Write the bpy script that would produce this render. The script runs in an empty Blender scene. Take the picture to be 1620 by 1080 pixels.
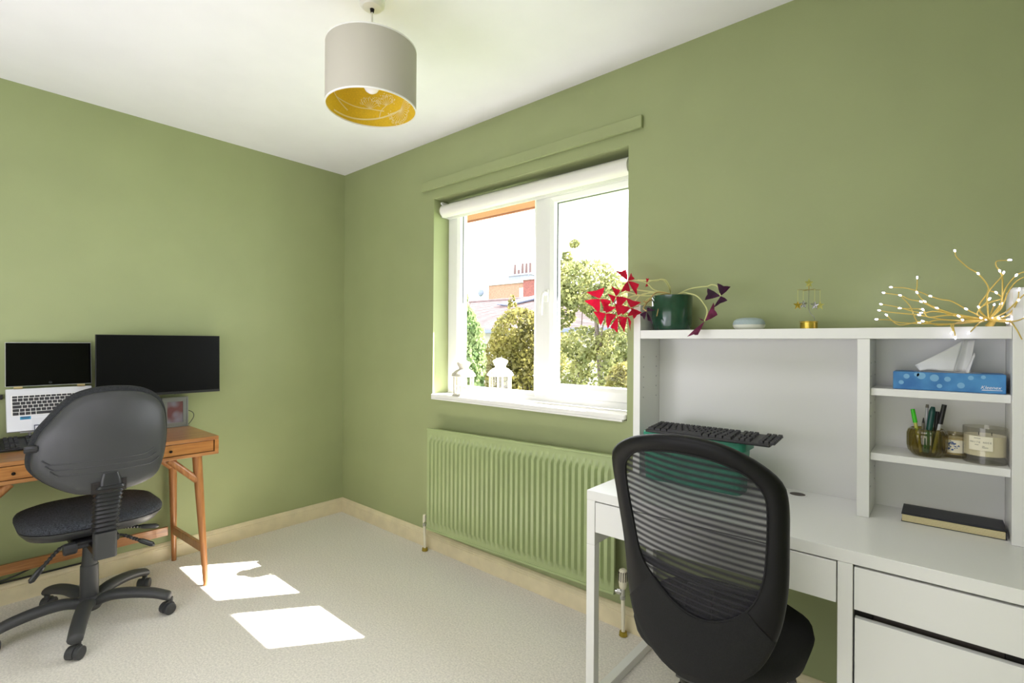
import bpy, bmesh, math, random
from mathutils import Vector, Matrix
random.seed(7)
sc = bpy.context.scene
COL = sc.collection

# ---------------------------------------------------------------- camera, light, exposure
cd = bpy.data.cameras.new('camera'); cam = bpy.data.objects.new('camera', cd); COL.objects.link(cam)
YAW, PITCH, ROLL = 0.8610013, 0.0013186, 0.0066845
F = Vector((-math.cos(YAW)*math.cos(PITCH), math.sin(YAW)*math.cos(PITCH), math.sin(PITCH)))
R0 = Vector((math.sin(YAW), math.cos(YAW), 0)); U0 = R0.cross(F)
R = R0*math.cos(ROLL)+U0*math.sin(ROLL); U = U0*math.cos(ROLL)-R0*math.sin(ROLL)
cam.matrix_world = Matrix(((R.x,U.x,-F.x,3.3907),(R.y,U.y,-F.y,-2.01854),(R.z,U.z,-F.z,1.26488),(0,0,0,1)))
cd.sensor_width = 36; cd.lens = 792.44/1620*36; cd.clip_start = 0.02; cd.clip_end = 300
sc.camera = cam

w = bpy.data.worlds.new('sky'); sc.world = w; w.use_nodes = True
bg = w.node_tree.nodes['Background']; bg.inputs[0].default_value = (0.90, 0.94, 1.0, 1); bg.inputs[1].default_value = 8.0

sd = bpy.data.lights.new('sun', 'SUN'); sun = bpy.data.objects.new('sun', sd); COL.objects.link(sun)
sd.energy = 55; sd.angle = 0.009; sd.color = (1.0, 0.96, 0.91)
sun.rotation_euler = Vector((-.635, -.832, -1.0)).to_track_quat('-Z', 'Y').to_euler()

ad = bpy.data.lights.new('added_fill_up', 'AREA'); al = bpy.data.objects.new('added_fill_up', ad); COL.objects.link(al)  # unseen fill aimed upward, added to bounce off the ceiling
ad.shape = 'RECTANGLE'; ad.size = 1.6; ad.size_y = 0.8; ad.energy = 18; ad.color = (0.97, 0.935, 1.07)
al.location = (1.4, -2.55, 1.0)
al.rotation_euler = Vector((-.15, .35, 1.0)).to_track_quat('-Z', 'Y').to_euler()

ad2 = bpy.data.lights.new('added_fill_low', 'AREA'); al2 = bpy.data.objects.new('added_fill_low', ad2); COL.objects.link(al2)  # added soft fill facing the window wall; no real lamp stands there
ad2.shape = 'RECTANGLE'; ad2.size = 2.4; ad2.size_y = 1.3; ad2.energy = 21; ad2.color = (0.98, 0.95, 1.05)
al2.location = (2.3, -2.9, 0.85)
al2.rotation_euler = Vector((.0, 1.0, -.20)).to_track_quat('-Z', 'Y').to_euler()

ad3 = bpy.data.lights.new('added_fill_down', 'AREA'); al3 = bpy.data.objects.new('added_fill_down', ad3); COL.objects.link(al3)  # unseen downward fill, added to brighten the white desk top and carpet
ad3.shape = 'RECTANGLE'; ad3.size = 1.4; ad3.size_y = 1.2; ad3.energy = 16; ad3.color = (0.98, 0.95, 1.05)
al3.location = (2.7, -2.1, 2.46)

sc.view_settings.view_transform = 'Standard'; sc.view_settings.look = 'None'
sc.view_settings.exposure = 0.07; sc.view_settings.gamma = 1.0; sc.view_settings.use_curve_mapping = False

# ---------------------------------------------------------------- helpers
def lin(c):
    return tuple(((v/255)/12.92 if v/255 <= .04045 else ((v/255+.055)/1.055)**2.4) for v in c)
MATS = {}
def mat(name, col, rough=.5, metal=0, var=0, vscale=20, bump=0, bscale=200, stretch=(1,1,1), col2=None, coat=0, spec=.5, emit=None, alpha=None, trans=0, sheen=0, detail=3):
    """procedural principled material; col is sRGB 0-255"""
    m = bpy.data.materials.new(name); m.use_nodes = True; nt = m.node_tree; b = nt.nodes['Principled BSDF']
    c = lin(col); b.inputs['Base Color'].default_value = (*c, 1)
    b.inputs['Roughness'].default_value = rough; b.inputs['Metallic'].default_value = metal
    b.inputs['Coat Weight'].default_value = coat; b.inputs['Specular IOR Level'].default_value = spec
    if sheen: b.inputs['Sheen Weight'].default_value = sheen
    if emit:
        b.inputs['Emission Color'].default_value = (*lin(emit[0]), 1); b.inputs['Emission Strength'].default_value = emit[1]
    if var or col2 or bump:
        tc = nt.nodes.new('ShaderNodeTexCoord'); mp = nt.nodes.new('ShaderNodeMapping'); mp.inputs['Scale'].default_value = stretch
        nt.links.new(tc.outputs['Object'], mp.inputs[0])
    if var or col2:
        n = nt.nodes.new('ShaderNodeTexNoise'); n.inputs['Scale'].default_value = vscale; n.inputs['Detail'].default_value = detail
        nt.links.new(mp.outputs[0], n.inputs['Vector'])
        r = nt.nodes.new('ShaderNodeValToRGB'); c2 = lin(col2) if col2 else tuple(x*(1-var) for x in c); c1 = c if col2 else tuple(min(1,x*(1+var)) for x in c)
        r.color_ramp.elements[0].position = .35; r.color_ramp.elements[1].position = .65
        r.color_ramp.elements[0].color = (*c2, 1); r.color_ramp.elements[1].color = (*c1, 1)
        nt.links.new(n.outputs[0], r.inputs[0]); nt.links.new(r.outputs[0], b.inputs['Base Color'])
    if bump:
        n2 = nt.nodes.new('ShaderNodeTexNoise'); n2.inputs['Scale'].default_value = bscale; n2.inputs['Detail'].default_value = 2
        nt.links.new(mp.outputs[0], n2.inputs['Vector'])
        bp = nt.nodes.new('ShaderNodeBump'); bp.inputs['Strength'].default_value = bump; bp.inputs['Distance'].default_value = .002
        nt.links.new(n2.outputs[0], bp.inputs['Height']); nt.links.new(bp.outputs[0], b.inputs['Normal'])
    MATS[name] = m
    return m
def thin_glass(name, col=(255,255,255), refl=1.0, rough=0.0, tint=1.0):
    m = bpy.data.materials.new(name); m.use_nodes = True; nt = m.node_tree; nt.nodes.clear()
    o = nt.nodes.new('ShaderNodeOutputMaterial'); mx = nt.nodes.new('ShaderNodeMixShader')
    t = nt.nodes.new('ShaderNodeBsdfTransparent'); g = nt.nodes.new('ShaderNodeBsdfGlossy'); f = nt.nodes.new('ShaderNodeLayerWeight'); pw = nt.nodes.new('ShaderNodeMath'); pw.operation = 'POWER'; pw.inputs[1].default_value = 4.0; f.inputs[0].default_value = .5
    ma = nt.nodes.new('ShaderNodeMath'); ma.operation = 'MULTIPLY_ADD'; ma.inputs[1].default_value = .8; ma.inputs[2].default_value = .04
    t.inputs[0].default_value = (*[x*tint for x in lin(col)], 1); g.inputs['Roughness'].default_value = rough
    mu = nt.nodes.new('ShaderNodeMath'); mu.operation = 'MULTIPLY'; mu.inputs[1].default_value = refl
    nt.links.new(f.outputs['Facing'], pw.inputs[0]); nt.links.new(pw.outputs[0], ma.inputs[0]); nt.links.new(ma.outputs[0], mu.inputs[0]); nt.links.new(mu.outputs[0], mx.inputs[0])
    nt.links.new(t.outputs[0], mx.inputs[1]); nt.links.new(g.outputs[0], mx.inputs[2]); nt.links.new(mx.outputs[0], o.inputs[0])
    MATS[name] = m
    return m
def leafy(name, col, col2, tr=.5, vscale=8, trcol=None, rough=.55):
    """thin leaf: diffuse / translucent mix"""
    m = bpy.data.materials.new(name); m.use_nodes = True; nt = m.node_tree; nt.nodes.clear()
    o = nt.nodes.new('ShaderNodeOutputMaterial'); mx = nt.nodes.new('ShaderNodeMixShader'); mx.inputs[0].default_value = tr
    d = nt.nodes.new('ShaderNodeBsdfPrincipled'); d.inputs['Roughness'].default_value = rough; d.inputs['Specular IOR Level'].default_value = .3
    t = nt.nodes.new('ShaderNodeBsdfTranslucent')
    tc = nt.nodes.new('ShaderNodeTexCoord'); n = nt.nodes.new('ShaderNodeTexNoise'); n.inputs['Scale'].default_value = vscale
    r = nt.nodes.new('ShaderNodeValToRGB'); r.color_ramp.elements[0].position = .38; r.color_ramp.elements[1].position = .62
    r.color_ramp.elements[0].color = (*lin(col2), 1); r.color_ramp.elements[1].color = (*lin(col), 1)
    nt.links.new(tc.outputs['Object'], n.inputs['Vector']); nt.links.new(n.outputs[0], r.inputs[0])
    nt.links.new(r.outputs[0], d.inputs['Base Color'])
    if trcol: t.inputs[0].default_value = (*lin(trcol), 1)
    else: nt.links.new(r.outputs[0], t.inputs[0])
    nt.links.new(d.outputs[0], mx.inputs[1]); nt.links.new(t.outputs[0], mx.inputs[2]); nt.links.new(mx.outputs[0], o.inputs[0])
    MATS[name] = m
    return m
ORG = {}
def tag(o, label=None, cat=None, group=None, kind=None):
    if label: o['label'] = label
    if cat: o['category'] = cat
    if group: o['group'] = group
    if kind: o['kind'] = kind
    return o
def thing(name, label, cat, loc=(0,0,0), rz=0, group=None, kind=None):
    o = bpy.data.objects.new(name, None); COL.objects.link(o); o.location = loc; o.rotation_euler = (0,0,rz); o.empty_display_size = .05
    ORG[o.name] = Matrix.Translation(Vector(loc)) @ Matrix.Rotation(rz, 4, 'Z')
    return tag(o, label, cat, group, kind)
class MB:
    def __init__(s): s.v=[]; s.f=[]
    def add(s, vs, fs):
        n=len(s.v); s.v += [Vector(v) for v in vs]; s.f += [tuple(i+n for i in f) for f in fs]; return s
    def box(s, a, b, M=None):
        x0,x1=sorted((a[0],b[0])); y0,y1=sorted((a[1],b[1])); z0,z1=sorted((a[2],b[2]))
        vs=[Vector(p) for p in ((x0,y0,z0),(x1,y0,z0),(x1,y1,z0),(x0,y1,z0),(x0,y0,z1),(x1,y0,z1),(x1,y1,z1),(x0,y1,z1))]
        if M: vs=[M@v for v in vs]
        return s.add(vs, [(0,3,2,1),(4,5,6,7),(0,1,5,4),(1,2,6,5),(2,3,7,6),(3,0,4,7)])
    def cyl(s, p0, p1, r0, r1=None, n=20, caps=True, squash=None):
        if r1 is None: r1=r0
        p0=Vector(p0); p1=Vector(p1); d=(p1-p0).normalized()
        a=d.orthogonal().normalized(); b=d.cross(a)
        vs=[p0+(a*math.cos(2*math.pi*i/n)+b*math.sin(2*math.pi*i/n))*r0 for i in range(n)]+[p1+(a*math.cos(2*math.pi*i/n)+b*math.sin(2*math.pi*i/n))*r1 for i in range(n)]
        fs=[(i,(i+1)%n,n+(i+1)%n,n+i) for i in range(n)]
        if caps: fs += [tuple(reversed(range(n))), tuple(range(n,2*n))]
        return s.add(vs,fs)
    def lathe(s, prof, c=(0,0,0), n=32, axis='z', closed=False, M=None, lobes=0, amp=0):
        c=Vector(c); vs=[]; m=len(prof)
        for i in range(n):
            t=2*math.pi*i/n; ca,sa=math.cos(t),math.sin(t); k=1+(amp*math.cos(lobes*t) if lobes else 0)
            for (r,z) in prof:
                r*=k
                p = Vector((r*ca,r*sa,z)) if axis=='z' else (Vector((z,r*ca,r*sa)) if axis=='x' else Vector((r*sa,z,r*ca)))
                if M: p=M@p
                vs.append(c+p)
        fs=[]
        for i in range(n):
            j=(i+1)%n
            for k in range(m-1 if not closed else m):
                k2=(k+1)%m
                fs.append((i*m+k,j*m+k,j*m+k2,i*m+k2))
        return s.add(vs,fs)
    def tube(s, pts, r, n=8, caps=True):
        pts=[Vector(p) for p in pts]; m=len(pts); rs=r if isinstance(r,(list,tuple)) else [r]*m
        vs=[]; up=None
        for i,p in enumerate(pts):
            d=(pts[min(i+1,m-1)]-pts[max(i-1,0)]).normalized()
            if up is None: up=d.orthogonal().normalized()
            else:
                up=(up-d*up.dot(d)); up=up.normalized() if up.length>1e-6 else d.orthogonal().normalized()
            b=d.cross(up)
            vs += [p+(up*math.cos(2*math.pi*k/n)+b*math.sin(2*math.pi*k/n))*rs[i] for k in range(n)]
        fs=[(i*n+k,i*n+(k+1)%n,(i+1)*n+(k+1)%n,(i+1)*n+k) for i in range(m-1) for k in range(n)]
        if caps: fs += [tuple(reversed(range(n))), tuple((m-1)*n+k for k in range(n))]
        return s.add(vs,fs)
    def prism(s, outline, off):
        """outline: 3-D loop, off: extrusion vector"""
        o=[Vector(p) for p in outline]; off=Vector(off); n=len(o)
        return s.add(o+[p+off for p in o], [tuple(reversed(range(n))), tuple(range(n,2*n))]+[(i,(i+1)%n,n+(i+1)%n,n+i) for i in range(n)])
    def loft(s, loops, cap=True):
        n=len(loops[0]); vs=[Vector(p) for l in loops for p in l]
        fs=[(i*n+k,i*n+(k+1)%n,(i+1)*n+(k+1)%n,(i+1)*n+k) for i in range(len(loops)-1) for k in range(n)]
        if cap: fs += [tuple(reversed(range(n))), tuple((len(loops)-1)*n+k for k in range(n))]
        return s.add(vs,fs)
    def grid(s, nu, nv, fn):
        vs=[fn(i/nu,j/nv) for i in range(nu+1) for j in range(nv+1)]
        return s.add(vs,[(i*(nv+1)+j,(i+1)*(nv+1)+j,(i+1)*(nv+1)+j+1,i*(nv+1)+j+1) for i in range(nu) for j in range(nv)])
    def build(s, name, m, parent=None, bevel=0, smooth=True, local=False, solid=0, segs=2, angle=32, sub=0):
        """vertices are world coordinates unless local=True"""
        vs=s.v
        if parent is not None:
            M=ORG.get(parent.name, Matrix.Identity(4)); 
            if not local: Mi=M.inverted(); vs=[Mi@v for v in vs]
        me=bpy.data.meshes.new(name); me.from_pydata([tuple(v) for v in vs],[],s.f); me.update()
        bm=bmesh.new(); bm.from_mesh(me); bmesh.ops.recalc_face_normals(bm, faces=bm.faces); bm.to_mesh(me); bm.free()
        o=bpy.data.objects.new(name, me); COL.objects.link(o)
        if parent is not None: o.parent=parent; ORG[o.name]=M
        mm=m if isinstance(m,bpy.types.Material) else MATS[m]
        me.materials.append(mm)
        if smooth:
            me.polygons.foreach_set('use_smooth',[True]*len(me.polygons)); me.set_sharp_from_angle(angle=math.radians(angle))
        if solid:
            md=o.modifiers.new('solid','SOLIDIFY'); md.thickness=solid; md.offset=0
        if bevel:
            md=o.modifiers.new('bevel','BEVEL'); md.width=bevel; md.segments=segs; md.limit_method='ANGLE'; md.angle_limit=math.radians(40); md.harden_normals=True
        if sub:
            md=o.modifiers.new('sub','SUBSURF'); md.levels=sub; md.render_levels=sub
        return o
def box(name, a, b, m, parent=None, bevel=.0015, **k): return MB().box(a,b).build(name,m,parent,bevel=bevel,**k)
def smoothpath(pts, n=6):
    """Catmull-Rom through pts"""
    P=[Vector(p) for p in pts]; P=[P[0]*2-P[1]]+P+[P[-1]*2-P[-2]]; out=[]
    for i in range(1,len(P)-2):
        a,b,c,d=P[i-1:i+3]
        for k in range(n):
            t=k/n; out.append(.5*((2*b)+(c-a)*t+(2*a-5*b+4*c-d)*t*t+(3*b-a-3*c+d)*t**3))
    out.append(P[-2]); return out
def rrect(w,h,r,n=5,pw=None):
    """rounded rectangle loop in 2-D, centred"""
    o=[]
    for cx,cy,a0 in ((w/2-r,h/2-r,0),(-w/2+r,h/2-r,90),(-w/2+r,-h/2+r,180),(w/2-r,-h/2+r,270)):
        for k in range(n+1):
            a=math.radians(a0+90*k/n); o.append((cx+r*math.cos(a),cy+r*math.sin(a)))
    return o
def text_mesh(name, body, size, M, m, parent, shear=0, spacing=1, extrude=.0002):
    cu=bpy.data.curves.new(name+'_c','FONT'); cu.body=body; cu.size=size; cu.align_x='CENTER'; cu.align_y='CENTER'; cu.shear=shear; cu.space_character=spacing; cu.extrude=extrude
    t=bpy.data.objects.new(name+'_t',cu); COL.objects.link(t); dg=bpy.context.evaluated_depsgraph_get(); me=bpy.data.meshes.new_from_object(t.evaluated_get(dg)); 
    bpy.data.objects.remove(t); o=bpy.data.objects.new(name,me); COL.objects.link(o)
    B=ORG.get(parent.name, Matrix.Identity(4)); me.transform(B.inverted()@M); o.parent=parent; ORG[o.name]=B
    me.materials.clear(); me.materials.append(MATS[m]); return o
def copy_tree(o, parent=None):
    c=o.copy(); COL.objects.link(c); c.parent=parent
    for ch in list(o.children): copy_tree(ch,c)
    ORG[c.name]=ORG[o.name]
    return c

# ---------------------------------------------------------------- materials
mat('green_paint',(156,165,119),.62,var=.03,vscale=3,bump=.12,bscale=260)
mat('green_gloss',(164,178,128),.38,var=.03,vscale=9,bump=.05,bscale=90)
mat('ceiling_paint',(241,240,244),.8,var=.015,vscale=4)
mat('cream_paint',(226,214,180),.45,var=.05,vscale=14,bump=.05,bscale=60)
mat('carpet',(233,228,219),.95,var=.12,vscale=125,bump=1.0,bscale=260,sheen=.2,detail=9)
mat('upvc',(240,240,238),.3)
mat('seal',(70,74,78),.6)
mat('sill_white',(244,243,240),.3)
thin_glass('window_glass',refl=.15)
mat('blind_fabric',(232,230,224),.75,bump=.1,bscale=500)
mat('plastic_white',(236,236,232),.35)
mat('desk_white',(238,238,235),.3)
mat('whiteboard',(222,222,218),.28)
mat('dark_gap',(40,36,34),.8)
mat('wood',(182,128,76),.32,col2=(150,98,54),vscale=9,stretch=(9,.7,9),bump=.04,bscale=60,coat=.25)
mat('wood_drawer',(192,134,72),.34,col2=(166,108,54),vscale=9,stretch=(9,.7,9),bump=.04,bscale=60,coat=.2)
mat('wood_leg',(184,128,76),.32,col2=(154,100,56),vscale=9,stretch=(9,9,.7),bump=.04,bscale=60,coat=.25)
mat('dark_metal',(38,34,32),.35,metal=.8)
mat('chrome',(210,210,210),.15,metal=1)
mat('silver',(196,198,202),.32,metal=.55)
mat('pewter',(150,152,150),.35,metal=.85)
mat('rim_black',(15,15,17),.5,spec=.25)
mat('runner_grey',(84,76,72),.7)
mat('silver_deck',(206,208,212),.35,metal=.35)
mat('gold_hinge',(206,190,140),.3,metal=.7)
mat('key_black',(38,38,42),.5)
mat('black_plastic',(29,29,31),.42,bump=.05,bscale=500)
mat('screen_black',(7,7,8),.12,spec=.12)
mat('screen_matte',(9,10,11),.34,spec=.16)
mat('chair_plastic',(62,63,65),.40,bump=.25,bscale=700)
mat('cushion_dark',(40,42,44),.95,var=.4,vscale=190)
mat('chair_fabric',(62,65,73),.95,var=.5,vscale=190,bump=.6,bscale=320)
mat('black_fabric',(21,21,23),.9,var=.25,vscale=300,bump=.4,bscale=700)
mat('rubber',(60,61,63),.5)
mat('bellows',(44,45,48),.34)
mat('shade_cream',(190,186,172),.85,bump=.15,bscale=700)
mat('shade_yellow',(226,190,40),.8,var=.07,vscale=220)
mat('shade_print',(238,222,160),.8)
mat('bulb_white',(245,244,246),.25)
mat('brass',(170,150,60),.4,metal=.7)
mat('valve_cream',(232,226,204),.45)
mat('pot_green',(24,66,48),.16,coat=.4,var=.15,vscale=30)
mat('soil',(52,40,30),.95,bump=.8,bscale=150)
leafy('leaf_red',(190,22,52),(140,14,44),.6,vscale=30,trcol=(196,20,52))
leafy('leaf_purple',(70,28,62),(46,18,42),.25,vscale=40)
leafy('leaf_plum',(128,46,86),(98,34,62),.35,vscale=40)
mat('stem',(206,208,142),.5)
mat('stem_dry',(196,166,110),.6)
mat('speaker_fabric',(170,186,188),.85,var=.1,vscale=500)
mat('speaker_base',(226,228,216),.5)
mat('gold',(214,184,84),.25,metal=.9)
mat('gold_pale',(210,208,120),.35,metal=.6)
mat('steel_star',(205,205,212),.2,metal=.9)
mat('twig',(216,188,92),.45,metal=.2)
mat('led',(245,244,255),.2,emit=((226,222,255),22.0))
mat('tissue_blue',(74,146,204),.5,col2=(44,112,178),vscale=16)
mat('tissue_dot',(122,178,218),.5)
mat('tissue_dark',(28,52,92),.5)
mat('tissue_paper',(240,240,238),.9)
mat('ink_white',(246,246,248),.5)
mat('ink_grey',(120,116,104),.7)
mat('ink_blue',(70,96,150),.7)
thin_glass('amber_glass',(222,214,160),refl=1.8,rough=.05)
thin_glass('clear_glass',(248,247,243),refl=1.2)
thin_glass('amber_clear',(244,239,224),refl=1.2)
mat('wax',(246,239,214),.5)
mat('paper_label',(240,234,212),.7)
mat('pen_green',(62,200,30),.35); mat('pen_teal',(10,72,66),.3); mat('pen_black',(26,26,28),.35); mat('pen_clear',(190,192,196),.2); mat('pen_blue',(40,130,150),.4); mat('pen_orange',(196,196,96),.4)
mat('notebook_cover',(46,47,52),.6,bump=.1,bscale=300); mat('page_cream',(226,212,164),.8,var=.06,vscale=300,stretch=(1,1,20))
thin_glass('teal_plastic',(70,178,150),refl=.8,tint=.75)
mat('teal_solid',(40,140,112),.4,var=.2,vscale=14)
mat('lantern_white',(204,200,188),.4)
mat('render_wall',(150,144,138),.9)
mat('sticker',(40,140,180),.4)
# outside
mat('soffit_board',(150,98,76),.6,var=.06,vscale=6)
mat('roof_tile',(104,86,84),.85,col2=(86,70,68),vscale=5,bump=.4,bscale=20)
mat('brick_buff',(136,104,86),.9,col2=(108,80,66),vscale=7,stretch=(1,1,3),detail=6)
mat('brick_red',(116,66,60),.9,col2=(92,50,48),vscale=7,stretch=(1,1,3),detail=6)
mat('stone_grey',(150,152,160),.8,var=.1,vscale=3)
mat('lead_grey',(86,92,110),.6)
mat('clay_pot',(84,64,60),.8); mat('chimney_grey',(112,114,124),.85,var=.1,vscale=3)
mat('bark',(84,74,66),.9,var=.2,vscale=20)
mat('grass',(96,116,60),.95,var=.3,vscale=5)
leafy('leaf_conifer',(150,164,112),(108,130,82),.5,vscale=3)
leafy('leaf_bush',(140,132,72),(84,82,42),.5,vscale=2.4)
leafy('leaf_olive',(146,146,92),(96,102,62),.5,vscale=2.2)
mat('ext_wall',(176,130,104),.9,var=.1,vscale=10)
TWIGS = [
  ([(3.487,-0.12,1.335),(3.466,-0.113,1.349),(3.441,-0.105,1.367),(3.411,-0.098,1.391),(3.388,-0.09,1.398),(3.363,-0.083,1.409),(3.337,-0.075,1.425),(3.303,-0.068,1.439),(3.268,-0.06,1.444)], [2,5,8]),
  ([(3.487,-0.12,1.335),(3.441,-0.117,1.341),(3.411,-0.114,1.355),(3.378,-0.111,1.372),(3.351,-0.109,1.392),(3.333,-0.106,1.42),(3.333,-0.103,1.442),(3.333,-0.1,1.465)], [3,4,5,7]),
  ([(3.487,-0.12,1.335),(3.421,-0.112,1.347),(3.38,-0.103,1.368),(3.342,-0.095,1.393),(3.315,-0.087,1.402),(3.292,-0.078,1.416),(3.25,-0.07,1.427)], [3,5,6]),
  ([(3.487,-0.12,1.335),(3.431,-0.126,1.333),(3.381,-0.132,1.337),(3.339,-0.138,1.328),(3.318,-0.144,1.379),(3.298,-0.15,1.407)], [3]),
  ([(3.487,-0.12,1.335),(3.431,-0.122,1.328),(3.381,-0.124,1.322),(3.347,-0.126,1.334),(3.293,-0.128,1.324),(3.262,-0.13,1.354)], [3,5]),
  ([(3.487,-0.12,1.335),(3.421,-0.13,1.325),(3.36,-0.14,1.326),(3.296,-0.15,1.33),(3.271,-0.16,1.338),(3.241,-0.17,1.34)], [5]),
  ([(3.487,-0.12,1.335),(3.411,-0.12,1.35),(3.36,-0.12,1.346),(3.347,-0.12,1.368),(3.317,-0.12,1.372),(3.293,-0.12,1.374)], [3,5]),
  ([(3.487,-0.12,1.335),(3.401,-0.113,1.337),(3.338,-0.105,1.353),(3.271,-0.097,1.364),(3.241,-0.09,1.371)], [2,4]),
  ([(3.487,-0.12,1.335),(3.38,-0.105,1.362),(3.342,-0.09,1.36),(3.281,-0.075,1.382),(3.243,-0.06,1.392)], [2,4]),
  ([(3.487,-0.12,1.335),(3.467,-0.114,1.37),(3.485,-0.109,1.41),(3.485,-0.103,1.432),(3.466,-0.097,1.466),(3.445,-0.091,1.486),(3.421,-0.086,1.519),(3.417,-0.08,1.538)], [1,4,7]),
  ([(3.487,-0.12,1.335),(3.484,-0.12,1.402),(3.497,-0.12,1.429),(3.514,-0.12,1.454),(3.516,-0.12,1.462)], [4]),
  ([(3.487,-0.12,1.335),(3.511,-0.117,1.378),(3.514,-0.114,1.398),(3.514,-0.111,1.449),(3.509,-0.109,1.468),(3.502,-0.106,1.484),(3.504,-0.103,1.497),(3.529,-0.1,1.497)], [1,4,7]),
  ([(3.487,-0.12,1.335),(3.506,-0.125,1.362),(3.519,-0.13,1.417),(3.539,-0.135,1.451),(3.556,-0.14,1.46)], [3]),
  ([(3.487,-0.12,1.335),(3.512,-0.123,1.367),(3.524,-0.125,1.407),(3.542,-0.127,1.438),(3.568,-0.13,1.453)], [4]),
  ([(3.487,-0.12,1.335),(3.468,-0.118,1.364),(3.492,-0.116,1.384),(3.513,-0.114,1.393),(3.502,-0.112,1.409),(3.49,-0.11,1.415)], [4]),
  ([(3.487,-0.12,1.335),(3.463,-0.135,1.353),(3.487,-0.15,1.39)], [2]),
  ([(3.487,-0.12,1.335),(3.512,-0.172,1.349),(3.518,-0.225,1.356),(3.534,-0.225,1.379),(3.537,-0.225,1.406)], [4]),
  ([(3.487,-0.12,1.335),(3.521,-0.172,1.344),(3.536,-0.225,1.379),(3.549,-0.225,1.397)], [2]),
  ([(3.487,-0.12,1.335),(3.512,-0.177,1.327),(3.532,-0.235,1.327),(3.549,-0.235,1.336)], [3]),
  ([(3.487,-0.12,1.335),(3.521,-0.183,1.329),(3.53,-0.245,1.308),(3.541,-0.245,1.28)], []),
  ([(3.487,-0.12,1.335),(3.467,-0.172,1.326),(3.449,-0.225,1.303),(3.444,-0.225,1.297)], [3]),
  ([(3.487,-0.12,1.335),(3.439,-0.172,1.326),(3.41,-0.225,1.32),(3.412,-0.225,1.305),(3.409,-0.225,1.297)], [4]),
  ([(3.487,-0.12,1.335),(3.437,-0.175,1.329),(3.414,-0.23,1.32),(3.416,-0.23,1.295),(3.417,-0.23,1.284)], [4]),
  ([(3.487,-0.12,1.335),(3.443,-0.125,1.328),(3.425,-0.13,1.346)], [1,2]),
  ([(3.487,-0.12,1.335),(3.45,-0.145,1.329),(3.432,-0.17,1.334)], [1,2]),
  ([(3.487,-0.12,1.335),(3.48,-0.135,1.333),(3.47,-0.15,1.339)], [1,2]),
  ([(3.487,-0.12,1.335),(3.495,-0.133,1.339),(3.505,-0.147,1.338),(3.52,-0.16,1.325)], [1,2,3]),
  ([(3.487,-0.12,1.335),(3.5,-0.08,1.378)], [1]),
  ([(3.487,-0.12,1.335),(3.515,-0.135,1.341),(3.532,-0.15,1.355)], [1,2]),
  ([(3.487,-0.12,1.335),(3.523,-0.15,1.333),(3.528,-0.18,1.324)], [1,2]),
]
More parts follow.
